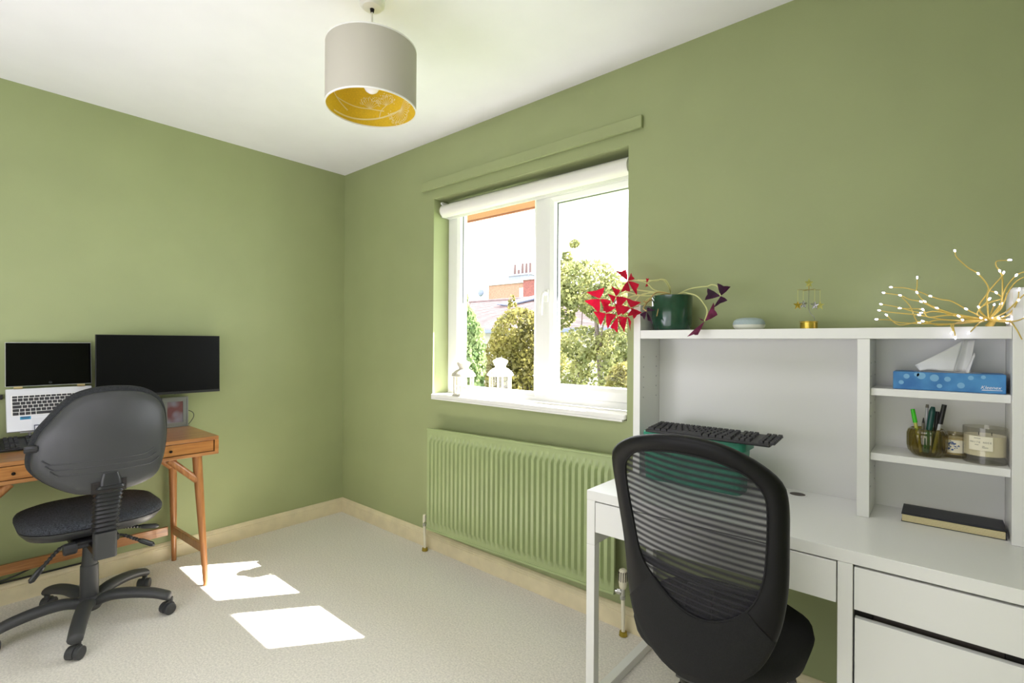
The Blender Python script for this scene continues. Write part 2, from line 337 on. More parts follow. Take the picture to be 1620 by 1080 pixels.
LEAVES = [
  ((2.414,-0.16,1.519),(2.362,-0.15,1.558),(2.41,-0.165,1.559),'r'),
  ((2.414,-0.16,1.519),(2.422,-0.149,1.548),(2.452,-0.179,1.521),'r'),
  ((2.414,-0.16,1.519),(2.46,-0.161,1.503),(2.455,-0.169,1.463),'r'),
  ((2.414,-0.16,1.519),(2.384,-0.155,1.48),(2.434,-0.176,1.478),'r'),
  ((2.249,-0.1,1.458),(2.183,-0.092,1.488),(2.272,-0.104,1.5),'r'),
  ((2.249,-0.1,1.458),(2.173,-0.091,1.454),(2.251,-0.106,1.4),'r'),
  ((2.249,-0.1,1.458),(2.302,-0.107,1.446),(2.275,-0.095,1.405),'r'),
  ((2.345,-0.13,1.46),(2.318,-0.119,1.503),(2.368,-0.139,1.482),'r'),
  ((2.345,-0.13,1.46),(2.302,-0.119,1.474),(2.326,-0.12,1.438),'r'),
  ((2.345,-0.13,1.46),(2.402,-0.146,1.45),(2.356,-0.131,1.401),'r'),
  ((2.291,-0.12,1.391),(2.235,-0.118,1.401),(2.263,-0.11,1.345),'r'),
  ((2.291,-0.12,1.391),(2.299,-0.119,1.331),(2.346,-0.137,1.383),'r'),
  ((2.291,-0.12,1.391),(2.288,-0.125,1.427),(2.339,-0.125,1.413),'r'),
  ((2.377,-0.17,1.375),(2.348,-0.175,1.334),(2.369,-0.159,1.314),'r'),
  ((2.377,-0.17,1.375),(2.396,-0.18,1.342),(2.417,-0.184,1.305),'r'),
  ((2.377,-0.17,1.375),(2.366,-0.174,1.421),(2.419,-0.17,1.408),'r'),
  ((2.377,-0.17,1.375),(2.41,-0.16,1.368),(2.404,-0.172,1.334),'r'),
  ((2.468,-0.235,1.402),(2.456,-0.248,1.437),(2.501,-0.225,1.42),'r'),
  ((2.468,-0.235,1.402),(2.512,-0.24,1.384),(2.479,-0.234,1.363),'r'),
  ((2.468,-0.235,1.402),(2.416,-0.241,1.415),(2.445,-0.25,1.377),'r'),
  ((2.456,-0.24,1.369),(2.47,-0.238,1.35),(2.466,-0.236,1.317),'r'),
  ((2.456,-0.24,1.369),(2.437,-0.256,1.347),(2.447,-0.246,1.312),'r'),
  ((2.456,-0.24,1.369),(2.499,-0.25,1.376),(2.485,-0.256,1.395),'r'),
  ((2.294,-0.14,1.423),(2.295,-0.154,1.443),(2.315,-0.129,1.432),'r'),
  ((2.294,-0.14,1.423),(2.323,-0.132,1.402),(2.296,-0.149,1.402),'r'),
  ((2.531,-0.225,1.387),(2.503,-0.222,1.377),(2.532,-0.246,1.356),'p'),
  ((2.531,-0.225,1.387),(2.558,-0.216,1.389),(2.535,-0.229,1.4),'p'),
  ((2.531,-0.225,1.387),(2.531,-0.219,1.357),(2.56,-0.238,1.343),'p'),
  ((2.518,-0.2,1.498),(2.519,-0.209,1.514),(2.531,-0.21,1.512),'r'),
  ((2.518,-0.2,1.498),(2.507,-0.189,1.486),(2.527,-0.207,1.485),'r'),
  ((2.784,-0.16,1.436),(2.775,-0.165,1.477),(2.811,-0.149,1.465),'p'),
  ((2.784,-0.16,1.436),(2.739,-0.151,1.465),(2.737,-0.169,1.425),'p'),
  ((2.784,-0.16,1.436),(2.809,-0.172,1.42),(2.76,-0.155,1.4),'p'),
  ((2.756,-0.24,1.343),(2.789,-0.258,1.399),(2.798,-0.249,1.361),'q'),
  ((2.756,-0.24,1.343),(2.731,-0.232,1.357),(2.741,-0.231,1.347),'q'),
  ((2.756,-0.24,1.343),(2.706,-0.254,1.295),(2.742,-0.259,1.3),'q'),
]
STEMS = [
  [(2.569,-0.1,1.459),(2.512,-0.118,1.478),(2.487,-0.135,1.506),(2.456,-0.153,1.517),(2.414,-0.16,1.519)],
  [(2.569,-0.1,1.459),(2.496,-0.109,1.471),(2.454,-0.118,1.461),(2.392,-0.126,1.476),(2.345,-0.13,1.46)],
  [(2.569,-0.1,1.459),(2.471,-0.121,1.466),(2.438,-0.141,1.437),(2.424,-0.162,1.405),(2.377,-0.17,1.375)],
  [(2.569,-0.1,1.459),(2.461,-0.1,1.479),(2.397,-0.1,1.486),(2.305,-0.1,1.459),(2.249,-0.1,1.458)],
  [(2.569,-0.1,1.459),(2.479,-0.106,1.458),(2.404,-0.112,1.458),(2.342,-0.118,1.405),(2.291,-0.12,1.391)],
  [(2.569,-0.1,1.456),(2.498,-0.14,1.443),(2.494,-0.179,1.415),(2.478,-0.219,1.408),(2.468,-0.235,1.402)],
  [(2.569,-0.1,1.456),(2.508,-0.141,1.442),(2.489,-0.182,1.393),(2.474,-0.224,1.375),(2.456,-0.24,1.369)],
  [(2.569,-0.1,1.456),(2.516,-0.152,1.438),(2.506,-0.204,1.402),(2.531,-0.225,1.387)],
  [(2.569,-0.1,1.462),(2.578,-0.129,1.478),(2.568,-0.159,1.509),(2.535,-0.188,1.507),(2.518,-0.2,1.498)],
  [(2.57,-0.1,1.461),(2.572,-0.111,1.488),(2.561,-0.123,1.513),(2.543,-0.134,1.517),(2.53,-0.145,1.512),(2.454,-0.15,1.52)],
  [(2.562,-0.11,1.453),(2.547,-0.143,1.454),(2.558,-0.177,1.413),(2.555,-0.19,1.369)],
  [(2.569,-0.1,1.458),(2.542,-0.126,1.467),(2.528,-0.153,1.46),(2.508,-0.179,1.426),(2.499,-0.19,1.431)],
  [(2.585,-0.1,1.448),(2.63,-0.126,1.458),(2.668,-0.152,1.452),(2.706,-0.178,1.438),(2.737,-0.204,1.411),(2.761,-0.23,1.379),(2.756,-0.24,1.343)],
  [(2.585,-0.1,1.448),(2.647,-0.111,1.473),(2.696,-0.122,1.478),(2.727,-0.133,1.477),(2.747,-0.144,1.481),(2.772,-0.156,1.47),(2.784,-0.16,1.436)],
]
# ================================================================ room shell
def struct(o): return tag(o, kind='structure')
RX, RY, H = 3.70, -3.0, 2.5
WX0, WX1, WZ0, WZ1 = 1.017, 2.331, .920, 2.142       # window opening
fl = MB().grid(1,1,lambda u,v:(RX*u,RY*v,0)).build('floor','carpet',None)
struct(fl)
struct(box('ceiling',(-.1,.2,H),(RX+.1,RY-.1,H+.12),'ceiling_paint',bevel=0))
struct(box('wall_west',(-.12,.2,-.02),(0,RY-.1,H),'green_paint',bevel=0))
struct(box('wall_east',(RX,.2,-.02),(RX+.12,RY-.1,H),'green_paint',bevel=0))
struct(box('wall_south',(0,RY-.1,-.02),(RX,RY,H),'green_paint',bevel=0))
m = MB()
# window wall: one skin with the opening and its reveals
xs=[0,WX0,WX1,RX]; zs=[-.02,WZ0,WZ1,H]
for y in (0,.2):
    for i in range(3):
        for k in range(3):
            if i==1 and k==1: continue
            q=[(xs[i],y,zs[k]),(xs[i+1],y,zs[k]),(xs[i+1],y,zs[k+1]),(xs[i],y,zs[k+1])]
            m.add(q,[(0,1,2,3)])
for a,b in (((WX0,WZ0),(WX0,WZ1)),((WX0,WZ1),(WX1,WZ1)),((WX1,WZ1),(WX1,WZ0)),((WX1,WZ0),(WX0,WZ0)),((0,-.02),(0,H)),((0,H),(RX,H)),((RX,H),(RX,-.02)),((RX,-.02),(0,-.02))):
    m.add([(a[0],0,a[1]),(b[0],0,b[1]),(b[0],.2,b[1]),(a[0],.2,a[1])],[(0,1,2,3)])
wn = m.build('wall_north','green_paint',None,smooth=False)
bmm=bmesh.new(); bmm.from_mesh(wn.data); bmesh.ops.remove_doubles(bmm,verts=bmm.verts,dist=1e-5); bmesh.ops.recalc_face_normals(bmm,faces=bmm.faces); bmm.to_mesh(wn.data); bmm.free()
struct(wn)
def baseboard(name, p0, p1, nrm):
    prof=[(0,0),(.018,0),(.018,.070),(.0155,.073),(.017,.079),(.013,.086),(.0125,.090),(.006,.098),(.003,.1002),(0,.1002)]
    p0=Vector(p0); p1=Vector(p1); n=Vector(nrm)
    l0=[p0+n*a+Vector((0,0,z)) for a,z in prof]; l1=[p1+n*a+Vector((0,0,z)) for a,z in prof]
    struct(MB().loft([l0,l1]).build(name,'cream_paint',None,smooth=False))
baseboard('baseboard_north',(0,0,0),(RX,0,0),(0,-1,0))
baseboard('baseboard_west',(0,0,0),(0,RY,0),(1,0,0))
baseboard('baseboard_south',(0.02,RY,0),(RX,RY,0),(0,1,0))
baseboard('baseboard_east',(RX,-.02,0),(RX,RY+.02,0),(-1,0,0))
struct(box('trim_1',(.916,-.020,2.198),(2.401,-.0005,2.252),'green_paint',bevel=.002))

# ---------------------------------------------------------------- window
win = thing('window_1','white plastic double casement window with sill in green wall','window',(1.674,.15,.92),kind='structure')
def frame_rect(x0,x1,z0,z1,wl,wr,wt,wb,y0,y1,chamfer=.012):
    """mitred rectangular frame with a sloped inner bead"""
    m=MB(); O=[(x0,z0),(x1,z0),(x1,z1),(x0,z1)]; I=[(x0+wl,z0+wb),(x1-wr,z0+wb),(x1-wr,z1-wt),(x0+wl,z1-wt)]
    C=[(x0+wl-chamfer*1.6,z0+wb-chamfer*1.6),(x1-wr+chamfer*1.6,z0+wb-chamfer*1.6),(x1-wr+chamfer*1.6,z1-wt+chamfer*1.6),(x0+wl-chamfer*1.6,z1-wt+chamfer*1.6)]
    loops=[[(x,y1,z) for x,z in O],[(x,y0,z) for x,z in O],[(x,y0,z) for x,z in C],[(x,y0+chamfer,z) for x,z in I],[(x,y1,z) for x,z in I],[(x,y1,z) for x,z in O]]
    m.loft(loops,cap=False); return m
fx0,fx1,fz0,fz1=WX0+.001,WX1-.001,.9465,WZ1-.001
m=frame_rect(fx0,1.7745,fz0,fz1,.095,.0745,.080,.045,.122,.192)
m.build('outer_frame','upvc',win,bevel=.0015,smooth=False)
m=frame_rect(1.7747,fx1,fz0,fz1,.012,.010,.060,.040,.122,.192,.004)
m.build('casement_frame','upvc',win,bevel=.0012,smooth=False)
sash=frame_rect(1.779,2.328,.985,2.088,.062,.060,.084,.062,.108,.180).build('sash','upvc',win,bevel=.002,smooth=False)
box('glass_pane',(1.108,.155,.988),(1.703,.158,2.066),'window_glass',win,bevel=0)
box('glass_pane',(1.838,.150,1.043),(2.270,.153,2.008),'window_glass',sash,bevel=0)
m=MB()
for a,b in (((1.1115,.1535,.991),(1.1140,.162,2.062)),((1.698,.1535,.991),(1.7005,.162,2.062)),((1.1135,.1535,.9895),(1.6995,.162,.992)),((1.1135,.1535,2.060),(1.6995,.162,2.0625))): m.box(a,b)
m.build('rubber_seal','seal',win,smooth=False)
m=MB()
for a,b in (((1.8405,.147,1.046),(1.843,.157,2.004)),((2.2655,.147,1.046),(2.268,.157,2.004)),((1.843,.147,1.0465),(2.2655,.157,1.049)),((1.843,.147,2.0015),(2.2655,.157,2.004))): m.box(a,b)
m.build('rubber_seal','seal',sash,smooth=False)
hm=MB().box((1.792,.098,1.478),(1.818,.109,1.545)).build('handle_plate','plastic_white',sash,bevel=.004)
m=MB().cyl((1.805,.100,1.522),(1.805,.076,1.522),.011,.010,16)
m.tube(smoothpath([(1.805,.078,1.524),(1.800,.072,1.512),(1.797,.070,1.48),(1.794,.072,1.44),(1.793,.075,1.408)],5),[.011]*6+[.0095]*10+[.008]*4+[.006],10)
m.build('handle','plastic_white',sash)
# sill board, with the small return nosing under it
m=MB().box((1.019,-.012,.9245),(2.329,.121,.946))
m.box((1.024,-.020,.9145),(2.318,-.0006,.9245)).box((1.021,-.017,.9245),(2.326,-.0118,.944))
m.build('window_sill','sill_white',win,bevel=.002)
box('outer_sill',(1.02,.2005,.895),(2.33,.40,.925),'stone_grey',win,bevel=.003)

# roller blind
bl=thing('roller_blind','white roller blind rolled up at the top of the window','blind',(1.66,.062,2.075))
MB().cyl((1.040,.062,2.072),(2.308,.062,2.072),.0375,n=32).build('fabric_roll','blind_fabric',bl)
m=MB().box((1.042,.0975,2.108),(2.306,.104,2.118)); m.box((1.036,.1003,2.03),(2.312,.1065,2.116)); m.build('back_rail','plastic_white',bl,bevel=.001)
box('bracket',(1.024,.055,2.035),(1.0395,.106,2.128),'plastic_white',bl); box('bracket',(2.3085,.055,2.035),(2.322,.106,2.128),'plastic_white',bl)
MB().cyl((1.0265,.052,2.122),(1.0390,.052,2.122),.008,n=12).build('screw_cap','plastic_white',bl)

# ---------------------------------------------------------------- radiator
rad=thing('radiator','long green painted fluted radiator fixed under the window','radiator',(1.695,-.07,.46))
rx0,rx1,rz0,rz1=1.068,2.318,.163,.763
def zs_(x): return .013*(x-1.693)/.625
NF=36; per=(rx1-rx0-.03)/NF
def rfn(u,v):
    x=rx0+u*(rx1-rx0); z=rz0+v*(rz1-rz0)
    t=((x-rx0-.015)/per); d=0
    if 0<=t<=NF:
        f=t-math.floor(t); d=max(0,min(1,(.5-abs(f-.5))/.16-.35)); d=min(1,d)
        e=min((z-rz0-.028)/.040,(rz1-.034-z)/.040); d*=max(0,min(1,e+ (0.0)))
    return (x,-.084-.018*d,z+zs_(x))
NU=NF*8; vlist=[0,.02,.046,.06,.08,.1,.112,.3,.5,.7,.875,.888,.905,.925,.945,.96,.985,1]
m=MB(); vs=[]; us=[0,.004]+[(.015+per*(k/8))/(rx1-rx0) for k in range(NF*8+1)]+[.996,1]
for u in us:
    for v in vlist: vs.append(rfn(u,v))
nv=len(vlist); m.add(vs,[(i*nv+j,(i+1)*nv+j,(i+1)*nv+j+1,i*nv+j+1) for i in range(len(us)-1) for j in range(nv-1)])
m.build('front_panel','green_gloss',rad,angle=50)
def rbox(m,x0,x1,y0,y1,z0,z1):
    m.add([(x,y,z+zs_(x)) for z in (z0,z1) for y in (y0,y1) for x in (x0,x1)],[(0,1,3,2),(4,6,7,5),(0,4,5,1),(2,3,7,6),(0,2,6,4),(1,5,7,3)])
m=MB(); rbox(m,rx0,rx1,-.0839,-.070,rz0,rz1); m.build('water_panel','green_gloss',rad,bevel=.002)
m=MB(); rbox(m,rx0-.001,rx1+.001,-.0880,-.068,rz1-.010,rz1+.001); m.build('top_seam','green_gloss',rad,bevel=.002)
m=MB(); rbox(m,rx0-.001,rx1+.001,-.0880,-.068,rz0-.001,rz0+.010); m.build('bottom_seam','green_gloss',rad,bevel=.002)
for x in (1.25,1.69,2.13):
    for zb in (.62,.26): m=MB(); rbox(m,x-.015,x+.015,-.070,-.0005,zb,zb+.04); m.build('wall_bracket','green_gloss',rad,bevel=.001)
# valves and pipes
MB().lathe([(0,.288),(.010,.288),(.0165,.283),(.0185,.27),(.019,.235),(.016,.215),(.012,.206),(0,.206)],(2.350,-.062,0),24).build('valve_head','valve_cream',rad,label=None) if False else None
vh=MB().lathe([(0,.290),(.010,.290),(.0165,.285),(.0185,.27),(.019,.235),(.016,.215),(.012,.206),(0,.206)],(2.350,-.062,0),24).build('valve_head','valve_cream',rad)
m=MB()
for a in range(0,360,30):
    M_=Matrix.Translation((2.350,-.062,0))@Matrix.Rotation(math.radians(a),4,'Z'); m.box((.0165,-.0016,.240),(.0196,.0016,.280),M_)
m.build('head_slots','dark_gap',vh,smooth=False)
m=MB().cyl((2.350,-.062,.207),(2.350,-.062,.168),.0105,n=16).cyl((2.350,-.062,.190),(2.3185,-.072,.190),.008,n=14).cyl((2.340,-.065,.190),(2.326,-.0695,.190),.0125,n=6)
m.cyl((2.350,-.062,.176),(2.350,-.062,.160),.0125,n=6); m.build('valve_body','chrome',rad)
MB().tube([(2.350,-.062,.160),(2.350,-.060,.11),(2.350,-.0575,.05),(2.350,-.057,.0)],.0085,12).build('pipe','valve_cream',rad)
MB().lathe([(.009,.02),(.016,.019),(.018,.002),(.009,.001)],(2.350,-.057,0),16,closed=True).build('pipe_collar','brass',rad)
MB().lathe([(0,.222),(.008,.221),(.010,.21),(.0105,.176),(.0085,.17),(0,.17)],(1.022,-.062,0),16).build('lockshield_cap','valve_cream',rad)
m=MB().cyl((1.022,-.062,.171),(1.022,-.062,.152),.0105,n=14).cyl((1.022,-.062,.172),(1.0675,-.074,.172),.008,n=12).cyl((1.036,-.066,.172),(1.050,-.0695,.172),.012,n=6); m.build('valve_body','chrome',rad)
MB().tube([(1.022,-.062,.153),(1.022,-.058,.06),(1.022,-.057,0)],.0085,12).build('pipe','valve_cream',rad)
MB().lathe([(.009,.02),(.016,.019),(.018,.002),(.009,.001)],(1.022,-.057,0),16,closed=True).build('pipe_collar','brass',rad)

# ---------------------------------------------------------------- pendant lamp
LX,LY=1.830,-.986
lamp=thing('pendant_lamp','cream drum pendant lamp with yellow patterned lining hanging from ceiling','lamp',(LX,LY,2.5))
MB().lathe([(0,2.458),(.012,2.459),(.034,2.462),(.043,2.472),(.0445,2.499),(0,2.4995)],(LX,LY,0),32).build('ceiling_rose','plastic_white',lamp)
MB().lathe([(0,2.446),(.006,2.447),(.008,2.459),(0,2.4595)],(LX,LY,0),14).build('cord_grip','dark_metal',lamp)
MB().tube([(LX,LY,2.45),(LX,LY,2.30)],.0032,10).build('cord','plastic_white',lamp)
sr,z0,z1=.158,2.100,2.312
sh=MB().lathe([(sr,z0+.001),(sr,z1-.001)],(LX,LY,0),72).build('shade','shade_cream',lamp)
MB().lathe([(sr-.0022,z0+.001),(sr-.0022,z1-.001)],(LX,LY,0),72).build('lining','shade_yellow',sh)
for z in (z0,z1):
    MB().lathe([(sr-.003,z-.002),(sr+.0008,z-.002),(sr+.0008,z+.003),(sr-.003,z+.003)],(LX,LY,0),72,closed=True).build('rim','plastic_white',sh)
a=math.radians(213); m=MB()   # fabric overlap seam
m.grid(8,1,lambda u,v:(LX+(sr+.0012)*math.cos(a+.06*u),LY+(sr+.0012)*math.sin(a+.06*u),z0+.002+v*(z1-z0-.004))); m.build('fabric_overlap','shade_cream',sh,solid=.0012)
def shp(t,z,r=sr-.0034):   # point on the lining; t = angle from the direction away from the window corner
    a=math.radians(130.6+t); return Vector((LX+r*math.cos(a),LY+r*math.sin(a),z))
m=MB()
def strip(pts,w):
    pts=smoothpath([shp(t,z) for t,z in pts],6) if len(pts)>2 else [shp(*pts[0]).lerp(shp(*pts[1]),k/3) for k in range(4)]
    # keep on the cylinder
    P=[]
    for p in pts:
        d=Vector((p.x-LX,p.y-LY,0)).normalized()*(sr-.0034); P.append((Vector((LX+d.x,LY+d.y,p.z)),d.normalized()))
    vs=[]
    for i,(p,n) in enumerate(P):
        tdir=(P[min(i+1,len(P)-1)][0]-P[max(i-1,0)][0]).normalized(); sdir=tdir.cross(n).normalized()*w/2
        vs += [p+sdir,p-sdir]
    m.add(vs,[(2*i,2*i+1,2*i+3,2*i+2) for i in range(len(P)-1)])
def dot(t,z,r):
    vs=[]
    for k in range(6):
        a=k*math.pi/3; vs.append(shp(t-math.degrees(r*math.cos(a)/sr),z+r*math.sin(a)))
    m.add(vs,[tuple(range(6))])
rnd=random.Random(3)
def umbel(t,z,a0,a1,L,n=13):
    for k in range(n):
        a=math.radians(a0+(a1-a0)*k/(n-1)); l=L*(.8+.2*rnd.random())
        e=(t-math.degrees(l*math.cos(a)/sr), z+l*math.sin(a)); strip([(t,z),e],.0016)
        for q in range(7): 
            b=rnd.random()*6.28; rr=.010*rnd.random()**.5; dot(e[0]-math.degrees(rr*math.cos(b)/sr), e[1]+rr*math.sin(b), .0022)
# t>0 is left in the photograph
strip([(75,2.115),(40,2.118),(5,2.135),(-28,2.160)],.006); strip([(70,2.17),(38,2.165),(18,2.168),(-2,2.163)],.004); strip([(95,2.22),(70,2.17),(50,2.14)],.005)
strip([(5,2.135),(2,2.165),(-5,2.185)],.003)
umbel(-28,2.160,-170,60,.055,17); umbel(18,2.168,30,150,.045,8); umbel(-5,2.185,20,160,.04,8); umbel(95,2.22,40,300,.05,14); umbel(150,2.17,0,330,.06,18); umbel(220,2.16,0,330,.06,18); umbel(285,2.19,0,330,.06,18)
umbel(-62,2.20,60,330,.045,12)
m.build('leaf_print','shade_print',sh,smooth=False)
m=MB()
for k in range(3):
    a=math.radians(40+120*k); m.cyl((LX+.02*math.cos(a),LY+.02*math.sin(a),2.290),(LX+(sr-.004)*math.cos(a),LY+(sr-.004)*math.sin(a),2.309),.0018,n=8)
m.lathe([(.018,2.286),(.024,2.286),(.024,2.294),(.018,2.294)],(LX,LY,0),20,closed=True); m.build('shade_ring','plastic_white',lamp)
MB().lathe([(0,2.31),(.012,2.308),(.0175,2.295),(.0175,2.262),(0,2.26)],(LX,LY,0),20).build('lamp_holder','plastic_white',lamp)
MB().lathe([(0,2.155),(.010,2.157),(.021,2.164),(.028,2.176),(.030,2.190),(.028,2.207),(.021,2.228),(.0165,2.245),(.015,2.2615),(0,2.2615)],(LX,LY,0),28).build('light_bulb','bulb_white',lamp)

# ================================================================ wooden desk on the left
wd=thing('wooden_desk','warm brown wooden desk with drawers and round tapered legs','desk',(.26,-1.515,0))
dx0,dx1,dy0,dy1,dz0,dz1=.016,.500,-2.012,-1.020,.668,.763; T=.019
m=MB().prism([(dx0,dy0,dz1),(dx1,dy0,dz1),(dx1,dy1,dz1),(dx0,dy1,dz1)],(0,0,-T)); m.build('desk_top','wood',wd,bevel=.0025)
m=MB().box((dx0,dy0,dz0),(dx1,dy1,dz0+.016)); m.build('case_bottom','wood',wd,bevel=.002)
for y in (dy1-T,dy0): MB().box((dx0,y,dz0+.0162),(dx1,y+T,dz1-T-.0002)).build('case_side','wood_drawer',wd,bevel=.001)
box('case_back',(dx0,dy0+T+.001,dz0+.017),(dx0+.012,dy1-T-.001,dz1-T-.001),'wood',wd)
for y in (-1.436,-1.612): box('divider',(dx0+.013,y,dz0+.017),(dx1-.012,y+.016,dz1-T-.001),'wood_drawer',wd)
for (a,b) in ((-1.4195,-1.0415),(-1.9905,-1.6135)):
    yb=b if b<-1.5 else b; 
    d=box('drawer',(dx1-.024,a+.0015,dz0+.0185),(dx1-.006,b-.0015,dz1-T-.003),'wood_drawer',wd,bevel=.001)
    yc=-1.237 if b>-1.5 else -1.790
    MB().lathe([(0,.0165),(.004,.0162),(.0068,.013),(.0068,.010),(.0035,.007),(.003,.0),(0,0)],(dx1-.006,yc,.712),18,axis='x').build('knob','dark_metal',d)
    m=MB().box((dx0+.03,a+.006,dz0+.0195),(dx1-.0245,a+.014,dz1-T-.012)).box((dx0+.03,b-.014,dz0+.0195),(dx1-.0245,b-.006,dz1-T-.012)).box((dx0+.03,a+.0145,dz0+.0195),(dx1-.0245,b-.0145,dz0+.026)); m.build('drawer_box','wood',d,bevel=0)
def leg(xt,yt,xb,yb,dirn):
    n=12; ps=[Vector((xt,yt,dz0-.0005)).lerp(Vector((xb,yb,.0005)),k/n) for k in range(n+1)]; r=[.0225-.0105*(k/n)**1.1 for k in range(n+1)]
    o=MB().tube(ps,r,20).build('leg','wood_leg',wd)
    a=ps[0].lerp(ps[-1],.20); MB().tube([a,(xt,yt+dirn*.125,dz0-.004)],[.0175,.0175],14).build('brace','wood_leg',o)
    return ps
for dirn,yo in ((-1,-1.110),(1,-1.922)):
    e=.030*(-dirn)
    pf=leg(.462,yo,.512,yo+e,dirn); pb=leg(.062,yo,.050,yo+e*.5,dirn)
    a=pf[0].lerp(pf[-1],.715); b=pb[0].lerp(pb[-1],.735); d=(b-a).normalized(); s=Vector((-d.y,d.x,0))*.009
    m=MB().loft([[p+s+Vector((0,0,.021)),p-s+Vector((0,0,.021)),p-s-Vector((0,0,.021)),p+s-Vector((0,0,.021))] for p in (a+d*.010,b-d*.010)]); m.build('side_stretcher','wood_leg',wd,bevel=.002)
box('back_stretcher',(.045,-1.905,.156),(.063,-1.128,.205),'wood',wd,bevel=.002)

# ---------------------------------------------------------------- on the wooden desk
TOP=dz1
mo=thing('monitor','black flat computer monitor on the wooden desk','monitor',(.13,-1.175,TOP))
m=MB().prism([(.132,-1.466,.962),(.132,-.890,.962),(.124,-.890,1.290),(.124,-1.466,1.290)],(-.016,0,0)); pa=m.build('panel','black_plastic',mo,bevel=.002)
m=MB().prism([(.1325,-1.464,.976),(.1325,-.892,.976),(.1248,-.892,1.288),(.1248,-1.464,1.288)],(-.0004,0,0)); m.build('screen','screen_matte',pa,smooth=False)
m=MB().prism([(.1335,-1.4655,.962),(.1335,-.8905,.962),(.1332,-.8905,.9755),(.1332,-1.4655,.9755)],(-.001,0,0)); m.build('lower_bezel','black_plastic',pa,bevel=.0004)
box('rear_housing',(.078,-1.33,1.0),(.112,-1.03,1.2),'black_plastic',mo,bevel=.012)
MB().loft([[(.082+a,-1.250+b*.5,z) for a,b in ((0,-.06),(.012,-.06),(.012,.06),(0,.06))] for z in (TOP+.01,1.05)]).build('stand_neck','black_plastic',mo,bevel=.002)
m=MB().prism([(.11+.07*x,-1.270+.09*y,TOP+.0005) for x,y in rrect(1.8,2,.5)],(0,0,.009)); m.build('stand_base','black_plastic',mo,bevel=.002)
MB().lathe([(0,.9605),(.004,.961),(.004,.965),(0,.965)],(.129,-1.118,0),10).build('power_button','black_plastic',mo)

lp=thing('laptop','open silver laptop with black screen propped on a stand','laptop',(.10,-1.625,.83))
Lh=Vector((.062,0,1.028)); Ld=Vector((.142,0,.834)); ly0,ly1=-1.785,-1.470
dv=(Ld-Lh); DL=dv.length; dv.normalize(); dn=Vector((dv.z*-1,0,dv.x)); dn=Vector((-dv.z,0,dv.x))   # deck normal (faces the room)
if dn.x<0: dn=-dn
def dk(y,s,h=0): p=Lh+dv*s+dn*h; return Vector((p.x,y,p.z))
def dkbox(m,ya,yb,sa,sb,ha,hb): m.add([dk(y,s,h) for h in (ha,hb) for s in (sa,sb) for y in (ya,yb)],[(0,1,3,2),(4,6,7,5),(0,4,5,1),(2,3,7,6),(0,2,6,4),(1,5,7,3)]); return m
dkk=dkbox(MB(),ly0,ly1,0,DL,-.012,0).build('keyboard_deck','silver_deck',lp,bevel=.003)
dkbox(MB(),ly0+.018,ly1-.018,.034,.134,0,.0004).build('key_well','plastic_white',dkk,smooth=False)
m=MB(); kw=(ly1-ly0-.042)
rows=[[1]*14,[1]*13+[1.6],[1.5]+[1]*12+[1.1],[1.8]+[1]*11+[1.8],[1.3]+[1]*11+[2.3],[1.2,1.1,1,1,5.2,1,1,1,1,1]]
s=.037
for ri,row in enumerate(rows):
    hh=.0095 if ri==0 else .0142; tot=sum(row); y=ly0+.021
    for k in row:
        wdt=kw*k/tot; dkbox(m,y+.0012,y+wdt-.0012,s,s+hh,.0005,.0016); y+=wdt
    s+=hh+.0028
tag(m.build('keys','key_black',dkk,smooth=False),kind='stuff')
dkbox(MB(),-1.700,-1.590,.150,.204,0,.0003).build('touchpad','silver',dkk,smooth=False)
st=dkbox(MB(),ly0+.046,ly0+.083,.1385,.1535,0,.0004).build('sticker','sticker',dkk,smooth=False)
m=MB(); dkbox(m,ly0+.050,ly0+.079,.1405,.1445,.0004,.0006); dkbox(m,ly0+.052,ly0+.077,.1485,.1505,.0004,.0006); m.build('sticker_print','tissue_dark',st,smooth=False)
scv=[(.060,1.0375),(.034,1.248)]
def sp(y,t,o=0): return Vector((scv[0][0]+(scv[1][0]-scv[0][0])*t+o,y,scv[0][1]+(scv[1][1]-scv[0][1])*t))
m=MB().prism([sp(ly0,0),sp(ly1,0),sp(ly1,1),sp(ly0,1)],(-.006,0,0)); lid=m.build('screen_lid','silver',lp,bevel=.001)
m=MB().prism([sp(ly0+.002,.012,.0006),sp(ly1-.002,.012,.0006),sp(ly1-.002,.988,.0006),sp(ly0+.002,.988,.0006)],(-.0005,0,0)); m.build('screen','screen_black',lid,smooth=False)
m=MB()
for k in range(28):
    a0=2*math.pi*k/28; a1=2*math.pi*(k+1)/28; yc,tc=-1.6275,.070
    q=[sp(yc+r*math.cos(a),tc+r*math.sin(a)/.2115,.0009) for r,a in ((.0055,a0),(.0062,a0),(.0062,a1),(.0055,a1))]; m.add(q,[(0,1,2,3)])
m.build('round_emblem','seal',lid,smooth=False)
Me=Matrix.Translation(sp(-1.6275,.070,.0009))@Matrix(((0,0,1,0),(1,0,0,0),(0,1,0,0),(0,0,0,1)))
text_mesh('emblem_letters','hp',.008,Me,'seal',lid,shear=.35)
for y in (ly0+.028,ly1-.058): MB().cyl((.0635,y,1.0325),(.0635,y+.030,1.0325),.0062,n=14).build('hinge','gold_hinge',lp)

